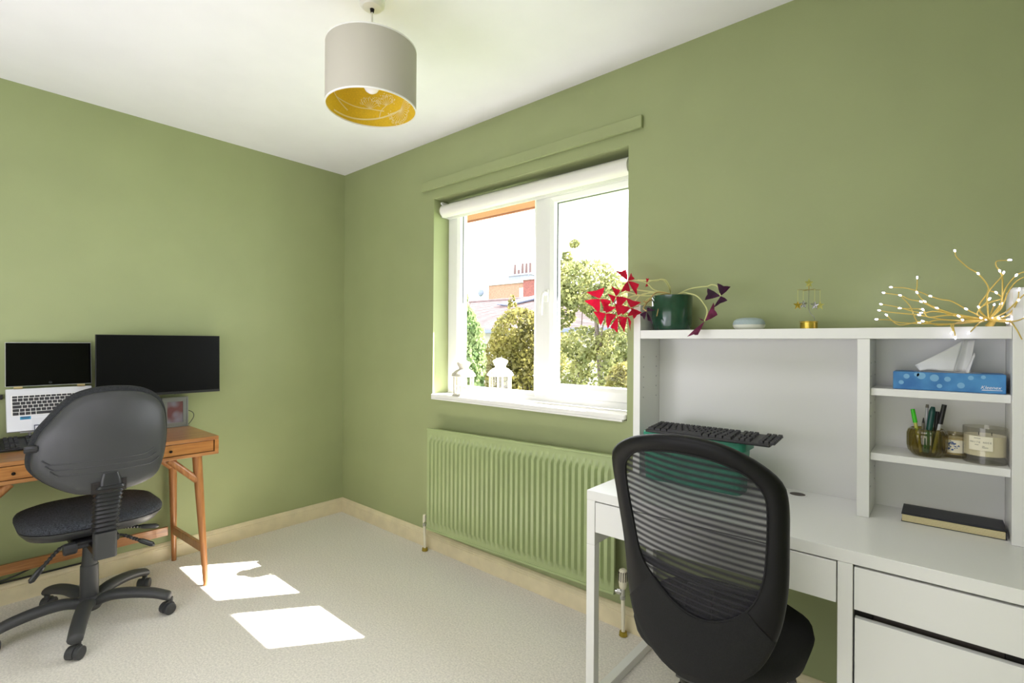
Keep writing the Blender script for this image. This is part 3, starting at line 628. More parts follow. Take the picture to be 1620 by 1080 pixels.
ls=thing('laptop_stand','grey metal laptop stand holding the silver laptop','stand',(.10,-1.625,TOP))
m=dkbox(MB(),-1.74,-1.515,.02,DL+.004,-.0165,-.0130); m.build('back_plate','silver',ls,bevel=.001)
box('base_plate',(.03,-1.72,TOP+.0003),(.122,-1.53,TOP+.005),'silver',ls)
for y in (-1.70,-1.555): MB().tube([(.045,y,TOP+.004),dk(y,.12,-.0175)],.006,10).build('support_arm','silver',ls)
for y in (-1.693,-1.577):
    m=dkbox(MB(),y,y+.018,DL+.0008,DL+.0045,-.0165,.018); dkbox(m,y,y+.0035,DL-.026,DL+.0008,.0008,.004); dkbox(m,y,y+.018,DL-.026,DL-.022,.0008,.0045); m.build('front_hook','lead_grey',ls,bevel=.0006)

def keyboard(name,label,o,along,depth,tilt,width=.44,dep=.135):
    """full keyboard; local x = width, local y = depth (towards back), raised at the back"""
    t=thing(name,label,'keyboard',o,along)
    Mt=ORG[t.name]@Matrix.Rotation(tilt,4,'X')
    MB().add([Mt@Vector(p) for p in ((-width/2,-dep/2,0),(width/2,-dep/2,0),(width/2,dep/2,0),(-width/2,dep/2,0),(-width/2,-dep/2,.010),(width/2,-dep/2,.010),(width/2,dep/2,.016),(-width/2,dep/2,.016))],[(0,3,2,1),(4,5,6,7),(0,1,5,4),(1,2,6,5),(2,3,7,6),(3,0,4,7)]).build('case','black_plastic',t,bevel=.004)
    m=MB(); rows=[15,15,14,13,12,8]
    for r,n in enumerate(rows):
        y0=dep/2-.012-r*.0195-(0 if r else -.002); x0=-width/2+.008; W=width*.70
        ws=[1]*n
        if r==5: ws=[1.3,1.1,1.1,6,1.1,1.1,1.1,1.3]
        tot=sum(ws); x=x0
        for k in ws:
            ww=W*k/tot; zc=.0105+.006*((y0-.009+dep/2)/dep)
            b=[Mt@Vector(p) for p in ((x+.001,y0-.0175,zc-.002),(x+ww-.001,y0-.0175,zc-.002),(x+ww-.001,y0,zc-.002),(x+.001,y0,zc-.002),(x+.003,y0-.015,zc+.0065),(x+ww-.003,y0-.015,zc+.0065),(x+ww-.003,y0-.003,zc+.0075),(x+.003,y0-.003,zc+.0075))]
            m.add(b,[(4,5,6,7),(0,1,5,4),(1,2,6,5),(2,3,7,6),(3,0,4,7)]); x+=ww
        for c in range(7):
            if 3<=c<3.5: continue
            xx=x0+W+.010+c*.0168+(.006 if c>2 else 0); zc=.0105+.006*((y0-.009+dep/2)/dep)
            if r in (3,) and c<3: continue
            b=[Mt@Vector(p) for p in ((xx,y0-.0175,zc-.002),(xx+.0155,y0-.0175,zc-.002),(xx+.0155,y0,zc-.002),(xx,y0,zc-.002),(xx+.002,y0-.015,zc+.0065),(xx+.0135,y0-.015,zc+.0065),(xx+.0135,y0-.003,zc+.0075),(xx+.002,y0-.003,zc+.0075))]
            m.add(b,[(4,5,6,7),(0,1,5,4),(1,2,6,5),(2,3,7,6),(3,0,4,7)])
    tag(m.build('keys','key_black',t,smooth=False),kind='stuff')
    return t
k1=keyboard('keyboard','black keyboard on the wooden desk in front of the silver laptop',(.205,-1.905,TOP+.0185),math.pi/2,.13,math.radians(13)); tag(k1,group='black keyboards')
for dy in (-.19,.19): 
    MB().cyl((.150,-1.905+dy,TOP+.0002),(.147,-1.905+dy,TOP+.031),.005,n=10).build('foot','black_plastic',k1)
    MB().cyl((.262,-1.905+dy,TOP+.0002),(.262,-1.905+dy,TOP+.0048),.005,n=10).build('foot','black_plastic',k1)

box_bar=thing('black_bar','slim black bar sticking out behind the silver laptop on its left','bar',(.02,-1.86,.988))
MB().box((.012,-1.95,.977),(.026,-1.790,1.001)).build('bar_body','black_plastic',box_bar,bevel=.002)
MB().tube([(.018,-1.93,.977),(.018,-1.93,TOP+.0005)],.004,8).build('bar_post','black_plastic',box_bar)

pf_=thing('photo_frame','silver photo frame beneath the right half of the black monitor','photo frame',(.035,-1.09,TOP))
fy0,fy1,fh=-1.158,-1.028,.172
def fp(y,z,o=0): return Vector((.046-.10*z/1.0*.25+o,y,TOP+.0006+z))
def frm(ya,yb,za,zb,w,o,th): 
    m=MB()
    for (a,b,c,d) in ((ya,yb,za,za+w),(ya,yb,zb-w,zb),(ya,ya+w,za+w,zb-w),(yb-w,yb,za+w,zb-w)): m.prism([fp(a,c,o),fp(b,c,o),fp(b,d,o),fp(a,d,o)],(-th,0,0))
    return m
frm(fy0,fy1,0,fh,.008,.006,.016).build('outer_rim','pewter',pf_,bevel=.0015)
frm(fy0+.008,fy1-.008,.008,fh-.008,.018,.002,.010).build('inner_rim','pewter',pf_,bevel=.001)
m=MB().prism([fp(fy0+.02,.02,-.003),fp(fy1-.02,.02,-.003),fp(fy1-.02,fh-.02,-.003),fp(fy0+.02,fh-.02,-.003)],(-.002,0,0)); 
mp_=mat('photo_print',(150,160,176),.3,col2=(120,74,74),vscale=14,detail=1); m.build('photo','photo_print',pf_,smooth=False)
MB().prism([fp(-1.10,.10,-.0085),fp(-1.085,.10,-.0085),fp(-1.085,.012,-.026),fp(-1.10,.012,-.026)],(-.001,0,0)).build('easel_leg','dark_metal',pf_)
cb=thing('loop_cable','thin black cable looping beside the silver photo frame','cable',(.03,-1.02,TOP))
MB().tube(smoothpath([(.018,-1.05,.855),(.020,-1.024,.852),(.030,-1.000,.838),(.032,-.995,.815),(.026,-1.005,.790),(.020,-1.022,TOP+.002)],6),.0018,8).build('cable','black_plastic',cb)
fc=thing('floor_cable','black cable running along the top of the left baseboard','cable',(.02,-1.7,.104))
MB().tube(smoothpath([(.012,-2.4,.106),(.012,-2.0,.1065),(.012,-1.7,.106),(.012,-1.45,.106),(.014,-1.36,.108)],6),.0045,8).build('cable','black_plastic',fc)
MB().tube(smoothpath([(.020,-2.05,.108),(.020,-1.86,.112),(.030,-1.76,.128),(.034,-1.69,.150)],6),.004,8).build('cable_branch','black_plastic',fc)
# ================================================================ operator chair at the wooden desk
oc=thing('office_chair','dark grey operator chair with plastic shell back at the wooden desk','chair',(.50,-1.545,0))
OUT=[(-1.772,.779),(-1.764,.85),(-1.745,.905),(-1.715,.950),(-1.672,1.006),(-1.626,1.042),(-1.56,1.061),(-1.48,1.063),(-1.408,1.052),(-1.352,1.022),(-1.322,.976),(-1.312,.905),(-1.313,.806),(-1.332,.711),(-1.362,.667),(-1.417,.645),(-1.493,.636),(-1.576,.636),(-1.640,.646),(-1.709,.689),(-1.754,.735)]
def loop_smooth(pts,n=4):
    P=[Vector((a,b,0)) for a,b in pts]; N=len(P); out=[]
    for i in range(N):
        a,b,c,d=P[i-1],P[i],P[(i+1)%N],P[(i+2)%N]
        for k in range(n):
            t=k/n; v=.5*((2*b)+(c-a)*t+(2*a-5*b+4*c-d)*t*t+(3*b-a-3*c+d)*t**3); out.append((v.x,v.y))
    return out
OS=loop_smooth(OUT,4); yc_,zc_=-1.54,.84
def bx_(y,z): return .800-.055*((y-yc_)/.23)**2-.05*max(0,(z-.86)/.2)**2
def backloop(k,off,dz=0): return [(bx_(yc_+(y-yc_)*k,zc_+(z-zc_)*k)+off, yc_+(y-yc_)*k, zc_+(z-zc_)*k+dz) for y,z in OS]
def shell(k,off): return [(x, -1.49+(y+1.49)*.966, .637+(z-.637)*.964) for x,y,z in backloop(k,off)]
loops=[shell(k,o) for k,o in ((.0001,.004),(.25,.004),(.5,.004),(.72,.0035),(.86,.002),(.925,-.001),(.955,-.006),(.975,-.008),(.992,-.013),(1.0,-.022),(.99,-.030),(.9,-.030),(.0001,-.030))]
sh_=MB().loft(loops).build('back_shell','chair_plastic',oc,angle=60)
loops=[backloop(k,o,.002) for k,o in ((.9,-.0302),(.985,-.0302),(1.006,-.034),(1.012,-.050),(1.0,-.066),(.95,-.078),(.8,-.086),(.4,-.088),(.0001,-.088))]
MB().loft(loops).build('back_cushion','cushion_dark',oc,angle=80)
m=MB()   # raised ridge lines low on the shell
for (z,yl,yr,h) in ((.775,-1.716,-1.392,.02),(.752,-1.706,-1.384,.02),(.728,-1.692,-1.372,.022)):
    pts=[(yl-.02,z+h),(yl,z+.004),(yl+.03,z),(yr-.05,z),(yr-.01,z+.004),(yr+.02,z+h)]
    P=smoothpath([(bx_(y,zz)+.0032,y,zz) for y,zz in pts],6)
    P=[Vector((bx_(p.y,p.z)+.0032,p.y,p.z)) for p in P]; m.tube(P,.0022,6)
m.build('shell_ridges','chair_plastic',sh_)
m=MB().grid(10,6,lambda u,v:(bx_(-1.592+.116*u,.636+.052*v)+.006,-1.592+.116*u,.640+(.046+.004*u)*v)); m.build('post_recess','dark_gap',sh_,solid=.002)
m=MB().lathe([(0,-.014),(.012,-.014),(.0145,-.010),(.0145,.020),(.013,.024),(0,.024)],(.742,-1.768,.842),18,axis='y',lobes=9,amp=.06); m.build('height_knob','bellows',oc)
# post with rubber gaiter
def rr3(cx,cy,z,wx,wy,r,n=4): return [(cx+x,cy+y,z) for x,y in rrect(wx,wy,r,n)]
loops=[rr3(.727,-1.533,z,.052,.078,.012) for z in (.352,.40,.462)]
MB().loft(loops).build('post_bracket','chair_plastic',oc,bevel=.003)
loops=[]; NB=11
for k in range(NB*4+1):
    t=k/(NB*4); z=.463+t*.205; b=.5-.5*math.cos(2*math.pi*k/4); g=-.0005+.0075*b
    loops.append(rr3(.727+.066*t*t,-1.533+.004*t,z,.040+2*g+.010*t,.073+.012*t+2*g,.012+g*.5))
MB().loft(loops).build('bellows_gaiter','bellows',oc,angle=25)
loops=[rr3(.794,-1.529,z,wx,wy,.012) for z,wx,wy in ((.6685,.046,.074),(.690,.040,.070),(.720,.030,.055))]
MB().loft(loops).build('post_top','bellows',oc,bevel=.002)
m=MB().loft([[(x,-1.533+y,z) for y,z in ((-.036,.362),(.036,.362),(.036,.392),(-.036,.392))] for x in (.45,.703)]); m.build('seat_bar','dark_metal',oc,bevel=.002)
box('mechanism',(.40,-1.62,.374),(.62,-1.46,.405),'black_plastic',oc,bevel=.008)
# seat
def seatloop(cx,cy,wx,wy,r,z,skew=0): return [(cx+x,cy+y,z+skew*abs(x)) for x,y in rrect(wx,wy,r,8)]
cx,cy=.375,-1.520
MB().loft([seatloop(cx,cy,a,b,r,z) for a,b,r,z in ((.36,.38,.12,.405),(.44,.46,.15,.414),(.484,.504,.16,.445),(.486,.506,.16,.4515))]).build('seat_pan','chair_plastic',oc,angle=50)
MB().loft([seatloop(cx,cy,a,b,r,z) for a,b,r,z in ((.478,.498,.16,.4520),(.490,.510,.165,.456),(.490,.510,.165,.468),(.478,.498,.16,.480),(.43,.45,.15,.490),(.30,.32,.12,.4935),(.02,.02,.008,.492))]).build('seat_cushion','chair_fabric',oc,angle=80)
# gas column and base
hx,hy=.500,-1.545
MB().lathe([(0,.060),(.030,.060),(.034,.075),(.0325,.258),(.029,.262),(.029,.268),(0,.268)],(hx,hy,0),28).build('column_cover','rubber',oc)
MB().lathe([(0,.268),(.0285,.268),(.0265,.29),(.024,.345),(.022,.3735),(0,.3735)],(hx,hy,0),24).build('column_sleeve','rubber',oc)
MB().lathe([(0,.062),(.040,.062),(.048,.075),(.047,.100),(.040,.118),(.034,.122),(0,.122)],(hx,hy,0),28).build('base_hub','rubber',oc)
def caster(parent,x,y,a,z=0,mt='rubber'):
    """twin-wheel caster; a = heading"""
    M_=Matrix.Translation((x,y,0))@Matrix.Rotation(a,4,'Z')
    hood=[]
    for k in range(13):
        t=math.radians(-20+230*k/12); hood.append((.029*math.cos(t),.028+.029*math.sin(t)))
    lo=[M_@Vector((px,-.008,pz)) for px,pz in hood]
    m=MB().prism([(p.x,p.y,p.z) for p in lo], M_.to_3x3()@Vector((0,.016,0)))
    m.cyl(M_@Vector((.012,0,.05)),M_@Vector((.012,0,.070)),.011,n=12)
    c=m.build('caster',mt,parent)
    for s in (-1,1):
        w0=M_@Vector((0,s*.0085,.0255)); w1=M_@Vector((0,s*.0265,.0255)); d=(w1-w0)
        wm=MB().cyl(w0,w0.lerp(w1,.85),.0252,n=28).cyl(w0.lerp(w1,.85),w1,.0252,.0215,n=28); 
        wm.build('wheel',mt,c,angle=30)
    return c
for k in range(5):
    a=math.radians(-17+72*k); ca,sa=math.cos(a),math.sin(a)
    P=smoothpath([(.020,.090),(.09,.114),(.17,.114),(.25,.102),(.300,.086),(.322,.077)],5)
    loops=[]
    for i,p in enumerate(P):
        t=i/(len(P)-1); wv=.031-.005*t; hv=.024-.004*t; e_=1 if t<.93 else (.86 if t<.99 else .45); wv*=e_; hv*=e_
        loops.append([(hx+p.x*ca-yy*sa,hy+p.x*sa+yy*ca,p.y+zz) for yy,zz in [(wv*math.cos(q*math.pi/6),hv*math.sin(q*math.pi/6)) for q in range(12)]])
    MB().loft(loops).build('base_leg','rubber',oc,angle=60)
    caster(oc,hx+.308*ca,hy+.308*sa,a+[2.6,.9,.4,2.2,1.2][k])
# levers
def lever(pts,kx=0):
    P=smoothpath(pts,8); n=len(P); m=MB(); m.tube(P[:int(n*.8)],[.0055 if (i%2 and .25<i/n<.65) else .0088 if .25<i/n<.65 else .0055 for i in range(int(n*.8))],10)
    q=P[int(n*.62):]; m.tube(q,[.007,.010]+[.0115]*(len(q)-4)+[.008,.004],10); m.build('lever','bellows',oc)
lever([(.56,-1.605,.388),(.565,-1.645,.385),(.575,-1.685,.350),(.585,-1.725,.305),(.590,-1.748,.275)])
lever([(.50,-1.475,.392),(.50,-1.43,.392),(.50,-1.385,.384),(.505,-1.335,.372),(.505,-1.285,.362)])
lever([(.56,-1.475,.384),(.57,-1.44,.378),(.575,-1.40,.352),(.58,-1.36,.326),(.585,-1.322,.300)])
m=MB().lathe([(0,-.022),(.020,-.022),(.024,-.016),(.024,.016),(.020,.022),(0,.022)],(.615,-1.628,.384),20,axis='y',lobes=10,amp=.04); m.cyl((.615,-1.606,.384),(.615,-1.53,.384),.008,n=10); m.build('tension_knob','bellows',oc)

# ================================================================ white desk on the right
de=thing('white_desk','white desk with drawers and cabinet on the right','desk',(3.0,-.27,0))
X0,X1,Y0,Y1,ZT=2.452,3.567,-.520,-.022,.752; PT=.033
MB().box((X0,Y0,ZT-PT),(X1,Y1,ZT)).build('desk_top','desk_white',de,bevel=.0012)
gz=ZT+.0002; m=MB().lathe([(.024,0),(.030,0),(.030,.0016),(.024,.0016)],(3.018,-.085,gz),28,closed=True); m.build('grommet_ring','plastic_white',de)
MB().lathe([(0,.0002),(.024,.0002),(.024,.0008),(0,.0008)],(3.018,-.085,gz),28).build('grommet_cover','runner_grey',de)
zu=ZT-PT-.0004
box('side_panel',(X0,Y0+.0004,.566),(X0+.032,Y1,zu),'desk_white',de)
for y in (Y0+.0004,Y1-.033): box('leg',(X0,y,.0005),(X0+.032,y+.0325,.5655),'desk_white',de)
box('foot_bar',(X0,Y0+.0335,.0005),(X0+.032,Y1-.0335,.033),'desk_white',de)
box('cabinet_side',(3.192,Y0+.0004,.0005),(3.2245,Y1,zu),'desk_white',de); box('cabinet_side',(3.5345,Y0+.0004,.0005),(X1,Y1,zu),'desk_white',de)
box('cabinet_bottom',(3.2250,Y0+.02,.04),(3.5340,Y1-.012,.056),'desk_white',de); box('cabinet_back',(3.2250,Y1-.0115,.04),(3.5340,Y1-.004,zu),'desk_white',de)
box('cabinet_shelf',(3.2250,Y0+.05,.555),(3.5340,Y1-.012,.570),'desk_white',de)
box('rear_rail',(X0+.0325,-.045,.60),(3.1915,-.03,zu),'desk_white',de)
dw=box('wide_drawer',(X0+.0345,Y0+.0004,.612),(3.1895,Y0+.0184,zu-.0035),'desk_white',de,bevel=.0012)
m=MB().box((X0+.045,Y0+.0190,.618),(3.180,-.06,.627)).box((X0+.045,Y0+.0190,.6275),(X0+.055,-.06,.69)).box((3.170,Y0+.0190,.6275),(3.180,-.06,.69)); m.build('drawer_box','desk_white',dw)
dw=box('cabinet_drawer',(3.2270,Y0+.0004,.608),(3.5315,Y0+.0184,zu-.0055),'desk_white',de,bevel=.0012)
m=MB().box((3.240,Y0+.0190,.615),(3.51,-.06,.624)).box((3.240,Y0+.0190,.6245),(3.250,-.06,.69)).box((3.50,Y0+.0190,.6245),(3.51,-.06,.69)); m.build('drawer_box','desk_white',dw)
box('cabinet_door',(3.2285,Y0+.0004,.006),(3.5315,Y0+.0184,.588),'desk_white',de,bevel=.0012)
box('dark_runner',(3.2252,Y0+.030,.5705),(3.262,Y0+.055,.6075),'dark_gap',de,bevel=0); box('dark_runner',(3.498,Y0+.030,.5705),(3.5338,Y0+.055,.6075),'dark_gap',de,bevel=0)
box('finger_rail',(3.263,Y0+.040,.5705),(3.497,Y0+.055,.6075),'runner_grey',de,bevel=0)

hu=thing('desk_hutch','white shelf unit standing on the back of the white desk','shelf',(3.0,-.11,ZT))
HY0,HY1=-.205,-.0235; hz=ZT+.0004
def side(x0,x1,top):
    """panel with its front top corner eased"""
    m=MB().prism([(x0,HY0,hz),(x0,HY1,hz),(x0,HY1,top),(x0,HY0+.006,top),(x0,HY0,top-.006)],(x1-x0,0,0)); return m
side(2.4655,2.494,1.414).build('side_panel','desk_white',hu,bevel=.0012)
side(3.5275,3.557,1.414).build('side_panel','desk_white',hu,bevel=.0012)
box('top_shelf',(2.4945,HY0,1.282),(3.5270,HY1-.006,1.3145),'desk_white',hu,bevel=.0012)
dv_=box('divider',(3.1975,HY0,hz),(3.2285,HY1-.006,1.2815),'desk_white',hu,bevel=.0012)
box('white_board',(2.4945,HY1-.0055,hz),(3.2125,HY1,1.30),'whiteboard',hu,bevel=0)
box('back_board',(3.2130,HY1-.0055,hz),(3.5270,HY1,1.30),'desk_white',hu,bevel=0)
for z in (1.114,.9215): box('shelf',(3.2290,HY0+.020,z),(3.5270,HY1-.006,z+.0215),'desk_white',hu,bevel=.0012)
m=MB()
for x in (2.4942,3.2287):
    for z in (1.05,1.09,1.13,1.17,1.21,.84,.88): 
        for y in (-.175,-.06): m.cyl((x-.0001,y,z),(x+.0004,y,z),.0026,n=8)
m.build('peg_holes','stone_grey',hu,smooth=False)

# ================================================================ mesh swivel chair
mc=thing('mesh_chair','black swivel chair with mesh back in front of the white desk','chair',(2.87,-.50,0))
FO=[(2.709,.955),(2.730,.992),(2.767,1.016),(2.817,1.035),(2.891,1.049),(2.968,1.050),(3.034,1.037),(3.093,1.006),(3.132,.968),(3.143,.921),(3.142,.836),(3.137,.72),(3.122,.628),(3.09,.543),(3.051,.490),(2.995,.448),(2.918,.428),(2.867,.433),(2.82,.455),(2.765,.504),(2.741,.592),(2.736,.736),(2.72,.855)]
FI=[(2.765,.947),(2.783,.973),(2.817,.995),(2.905,1.010),(2.993,1.007),(3.063,.984),(3.098,.95),(3.107,.909),(3.103,.816),(3.094,.741),(3.07,.678),(3.03,.636),(2.974,.612),(2.913,.619),(2.854,.656),(2.801,.71),(2.779,.805),(2.766,.887)]
def by(x,z): return -.80-.16*(z-.5)+.045*((x-2.955)/.2)**2
def resample(loop,n):
    L=[Vector((a,b,0)) for a,b in loop_smooth(loop,6)]; L.append(L[0]); d=[0]
    for i in range(1,len(L)): d.append(d[-1]+(L[i]-L[i-1]).length)
    out=[]
    for k in range(n):
        s=d[-1]*k/n; i=max(j for j in range(len(d)) if d[j]<=s+1e-9); i=min(i,len(L)-2)
        v=L[i].lerp(L[i+1],(s-d[i])/max(1e-9,d[i+1]-d[i])); out.append((v.x,v.y))
    return out
def angloop(loop,c,n):
    """sample the loop at equal angles about c"""
    L=loop_smooth(loop,8); out=[]
    for k in range(n):
        a=2*math.pi*k/n; dr=(math.cos(a),math.sin(a)); best=None
        for i in range(len(L)):
            p=L[i]; q=L[(i+1)%len(L)]; ex,ey=q[0]-p[0],q[1]-p[1]; den=dr[0]*ey-dr[1]*ex
            if abs(den)<1e-12: continue
            t=((p[0]-c[0])*ey-(p[1]-c[1])*ex)/den; s=((p[0]-c[0])*dr[1]-(p[1]-c[1])*dr[0])/den
            if t>0 and -1e-6<=s<=1+1e-6 and (best is None or t>best): best=t
        out.append((c[0]+dr[0]*best,c[1]+dr[1]*best))
    return out
CC=(2.94,.80); NA=96
fo=angloop(FO,CC,NA); fi=angloop(FI,CC,NA)
def lerp2(k): return [(a[0]+(b[0]-a[0])*k,a[1]+(b[1]-a[1])*k) for a,b in zip(fi,fo)]
def bl3(l,o): return [(x,by(x,z)+o,z) for x,z in l]
loops=[bl3(lerp2(k),o) for k,o in ((0,.004),(0,-.003),(.05,-.006),(.5,-.010),(.85,-.008),(.97,-.002),(1.0,.008),(.97,.020),(.8,.026),(.2,.018),(0,.004))]
# rim above the seam, padded fabric below: split by height
m=MB().loft(loops,cap=False); mcf=m.build('back_rim','rim_black',mc,angle=70)
loops=[bl3(lerp2(k),o) for k,o in ((.012,-.0072),(.5,-.0118),(.86,-.0096),(.985,-.0028),(1.006,.008),(.985,.021),(.8,.0275),(.2,.0195),(.01,.0085))]
m2=MB(); 
zcut=.655
idx=[i for i in range(NA) if .5*(fo[i][1]+fi[i][1])<.64 ]
idx=sorted(idx,key=lambda i:(i-NA//4)%NA)
vs=[l[i] for i in idx for l in loops]; nl=len(loops)
m2.add(vs,[(i*nl+j,(i+1)*nl+j,(i+1)*nl+j+1,i*nl+j+1) for i in range(len(idx)-1) for j in range(nl-1)])
m2.build('back_cover','black_fabric',mc,angle=70)
# mesh cloth: see-through weave
mm=bpy.data.materials.new('mesh_cloth'); mm.use_nodes=True; nt=mm.node_tree; b=nt.nodes['Principled BSDF']; MATS['mesh_cloth']=mm
b.inputs['Base Color'].default_value=(*lin((34,33,38)),1); b.inputs['Roughness'].default_value=.85
tc=nt.nodes.new('ShaderNodeTexCoord'); mp=nt.nodes.new('ShaderNodeMapping'); nt.links.new(tc.outputs['Object'],mp.inputs[0])
wv=nt.nodes.new('ShaderNodeTexWave'); wv.wave_type='BANDS'; wv.bands_direction='Z'; wv.inputs['Scale'].default_value=20; wv.inputs['Distortion'].default_value=2.4; wv.inputs['Detail'].default_value=.5; wv.inputs['Detail Scale'].default_value=.25
mp.inputs['Rotation'].default_value=(0,math.radians(-5),0); nt.links.new(mp.outputs[0],wv.inputs['Vector'])
mr=nt.nodes.new('ShaderNodeMapRange'); mr.inputs['To Min'].default_value=.60; mr.inputs['To Max'].default_value=.97; nt.links.new(wv.outputs['Fac'],mr.inputs['Value'])
nt.links.new(mr.outputs[0],b.inputs['Alpha'])
m=MB(); m.loft([[(CC[0]+(x-CC[0])*k,by(CC[0]+(x-CC[0])*k,CC[1]+(z-CC[1])*k)+.002+.006*(1-k),CC[1]+(z-CC[1])*k) for x,z in fi] for k in (1.02,.85,.65,.45,.25,.1,.004)],cap=False)
m.build('mesh_panel','mesh_cloth',mc,angle=80)
P=[Vector((x,by(x,z)-.0045,z)) for x,z in fi]; P.append(P[0]); MB().tube(P,.0024,6,caps=False).build('piping','black_fabric',mc)
# lumbar support bar behind the mesh, back bracket, seat
m=MB(); P=smoothpath([(2.772,by(2.772,.70)+.022,.70),(2.86,by(2.86,.69)+.032,.690),(2.955,by(2.955,.69)+.036,.688),(3.04,by(3.04,.69)+.032,.690),(3.112,by(3.112,.70)+.018,.70)],6)
m.tube(P,.010,10); m.build('lumbar_bar','black_plastic',mc)
m=MB().loft([[(2.90+x,y,z) for x in (0,)] for y,z in ()]) if False else MB()
P=smoothpath([(2.90,-.52,.400),(2.90,-.66,.396),(2.905,-.755,.410),(2.925,-.782,.47),(2.935,-.785,.56),(2.94,-.772,.665)],6)
loops=[]
for i,p in enumerate(P):
    d=(P[min(i+1,len(P)-1)]-P[max(i-1,0)]).normalized(); nrm=Vector((0,-d.z,d.y)); loops.append([p+Vector((sx*.032,0,0))+nrm*sn*.006 for sx,sn in ((-1,-1),(1,-1),(1,1),(-1,1))])
m.loft(loops); m.build('back_bracket','black_plastic',mc,bevel=.002)
sx,sy=2.900,-.500
def sl(a,b,r,z,dy=0): return [(sx+x,sy+dy+y,z-(.020*max(0,(y-.12)/.12)**2)) for x,y in rrect(a,b,r,9)]
MB().loft([sl(a,b,r,z) for a,b,r,z in ((.36,.36,.15,.408),(.42,.44,.18,.412),(.448,.475,.19,.428),(.460,.485,.195,.450),(.452,.478,.19,.468),(.41,.44,.18,.482),(.32,.32,.13,.486),(.02,.02,.008,.484))]).build('seat','black_fabric',mc,angle=80)
bx0=2.868
box('tilt_mechanism',(2.80,-.58,.372),(2.944,-.40,.4075),'black_plastic',mc,bevel=.006)
MB().lathe([(0,.06),(.030,.06),(.030,.22),(.026,.225),(0,.225)],(bx0,sy,0),24).build('column_cover','black_plastic',mc)
MB().lathe([(0,.226),(.014,.226),(.014,.3715),(0,.3715)],(bx0,sy,0),20).build('gas_column','chrome',mc)
MB().lathe([(0,.058),(.04,.058),(.046,.07),(.044,.10),(.034,.112),(0,.112)],(bx0,sy,0),24).build('base_hub','black_plastic',mc)
for k in range(5):
    a=math.radians(124+72*k); ca,sa=math.cos(a),math.sin(a)
    P=smoothpath([(.025,.084),(.11,.098),(.20,.094),(.28,.080),(.313,.072)],6); loops=[]
    for i,p in enumerate(P):
        t=i/(len(P)-1); wv_=.029-.006*t; hv=.020-.003*t; e_=1 if t<.93 else (.86 if t<.99 else .45); wv_*=e_; hv*=e_
        loops.append([(bx0+p.x*ca-yy*sa,sy+p.x*sa+yy*ca,p.y+zz) for yy,zz in [(wv_*math.cos(q*math.pi/6),hv*math.sin(q*math.pi/6)) for q in range(12)]])
    MB().loft(loops).build('base_leg','black_plastic',mc,angle=60); caster(mc,bx0+.300*ca,sy+.300*sa,a+[.6,2.0,1.1,.3,2.7][k],mt='black_plastic')
m=MB().tube(smoothpath([(3.00,-.47,.396),(3.062,-.50,.415),(3.080,-.512,.40),(3.090,-.520,.372)],5),.0065,10)
m.loft([[(3.086+dx_,-.520+dy_*.5,z) for dx_,dy_ in ((-.008,-.012),(.008,-.012),(.008,.012),(-.008,.012))] for z in (.398,)]+[[(3.097+dx_,-.524+dy_*.5,z) for dx_,dy_ in ((-.010,-.016),(.010,-.016),(.010,.016),(-.010,.016))] for z in (.352,)]); m.build('lever','black_plastic',mc)

# ================================================================ on the white desk and hutch
k2=keyboard('keyboard','black keyboard lying on the teal box on the white desk',(2.765,-.215,.9372),0,.13,math.radians(2.0),.425,.130); tag(k2,group='black keyboards')
tb=thing('storage_box','teal plastic box under a black keyboard on the white desk','box',(2.705,-.195,ZT))
def rb(cx,cy,z,wx,wy,r): return [(cx+x,cy+y,z) for x,y in rrect(wx,wy,r,4)]
MB().loft([rb(2.705,-.195,z,wx,wy,.02) for z,wx,wy in ((ZT+.0005,.345,.10),(ZT+.15,.36,.112))]).build('box_body','teal_solid',tb)
MB().loft([rb(2.712,-.195,z,wx,wy,.02) for z,wx,wy in ((ZT+.1505,.36,.118),(ZT+.1515,.368,.124),(ZT+.178,.368,.124),(ZT+.1830,.365,.112))]).build('box_lid','teal_solid',tb)

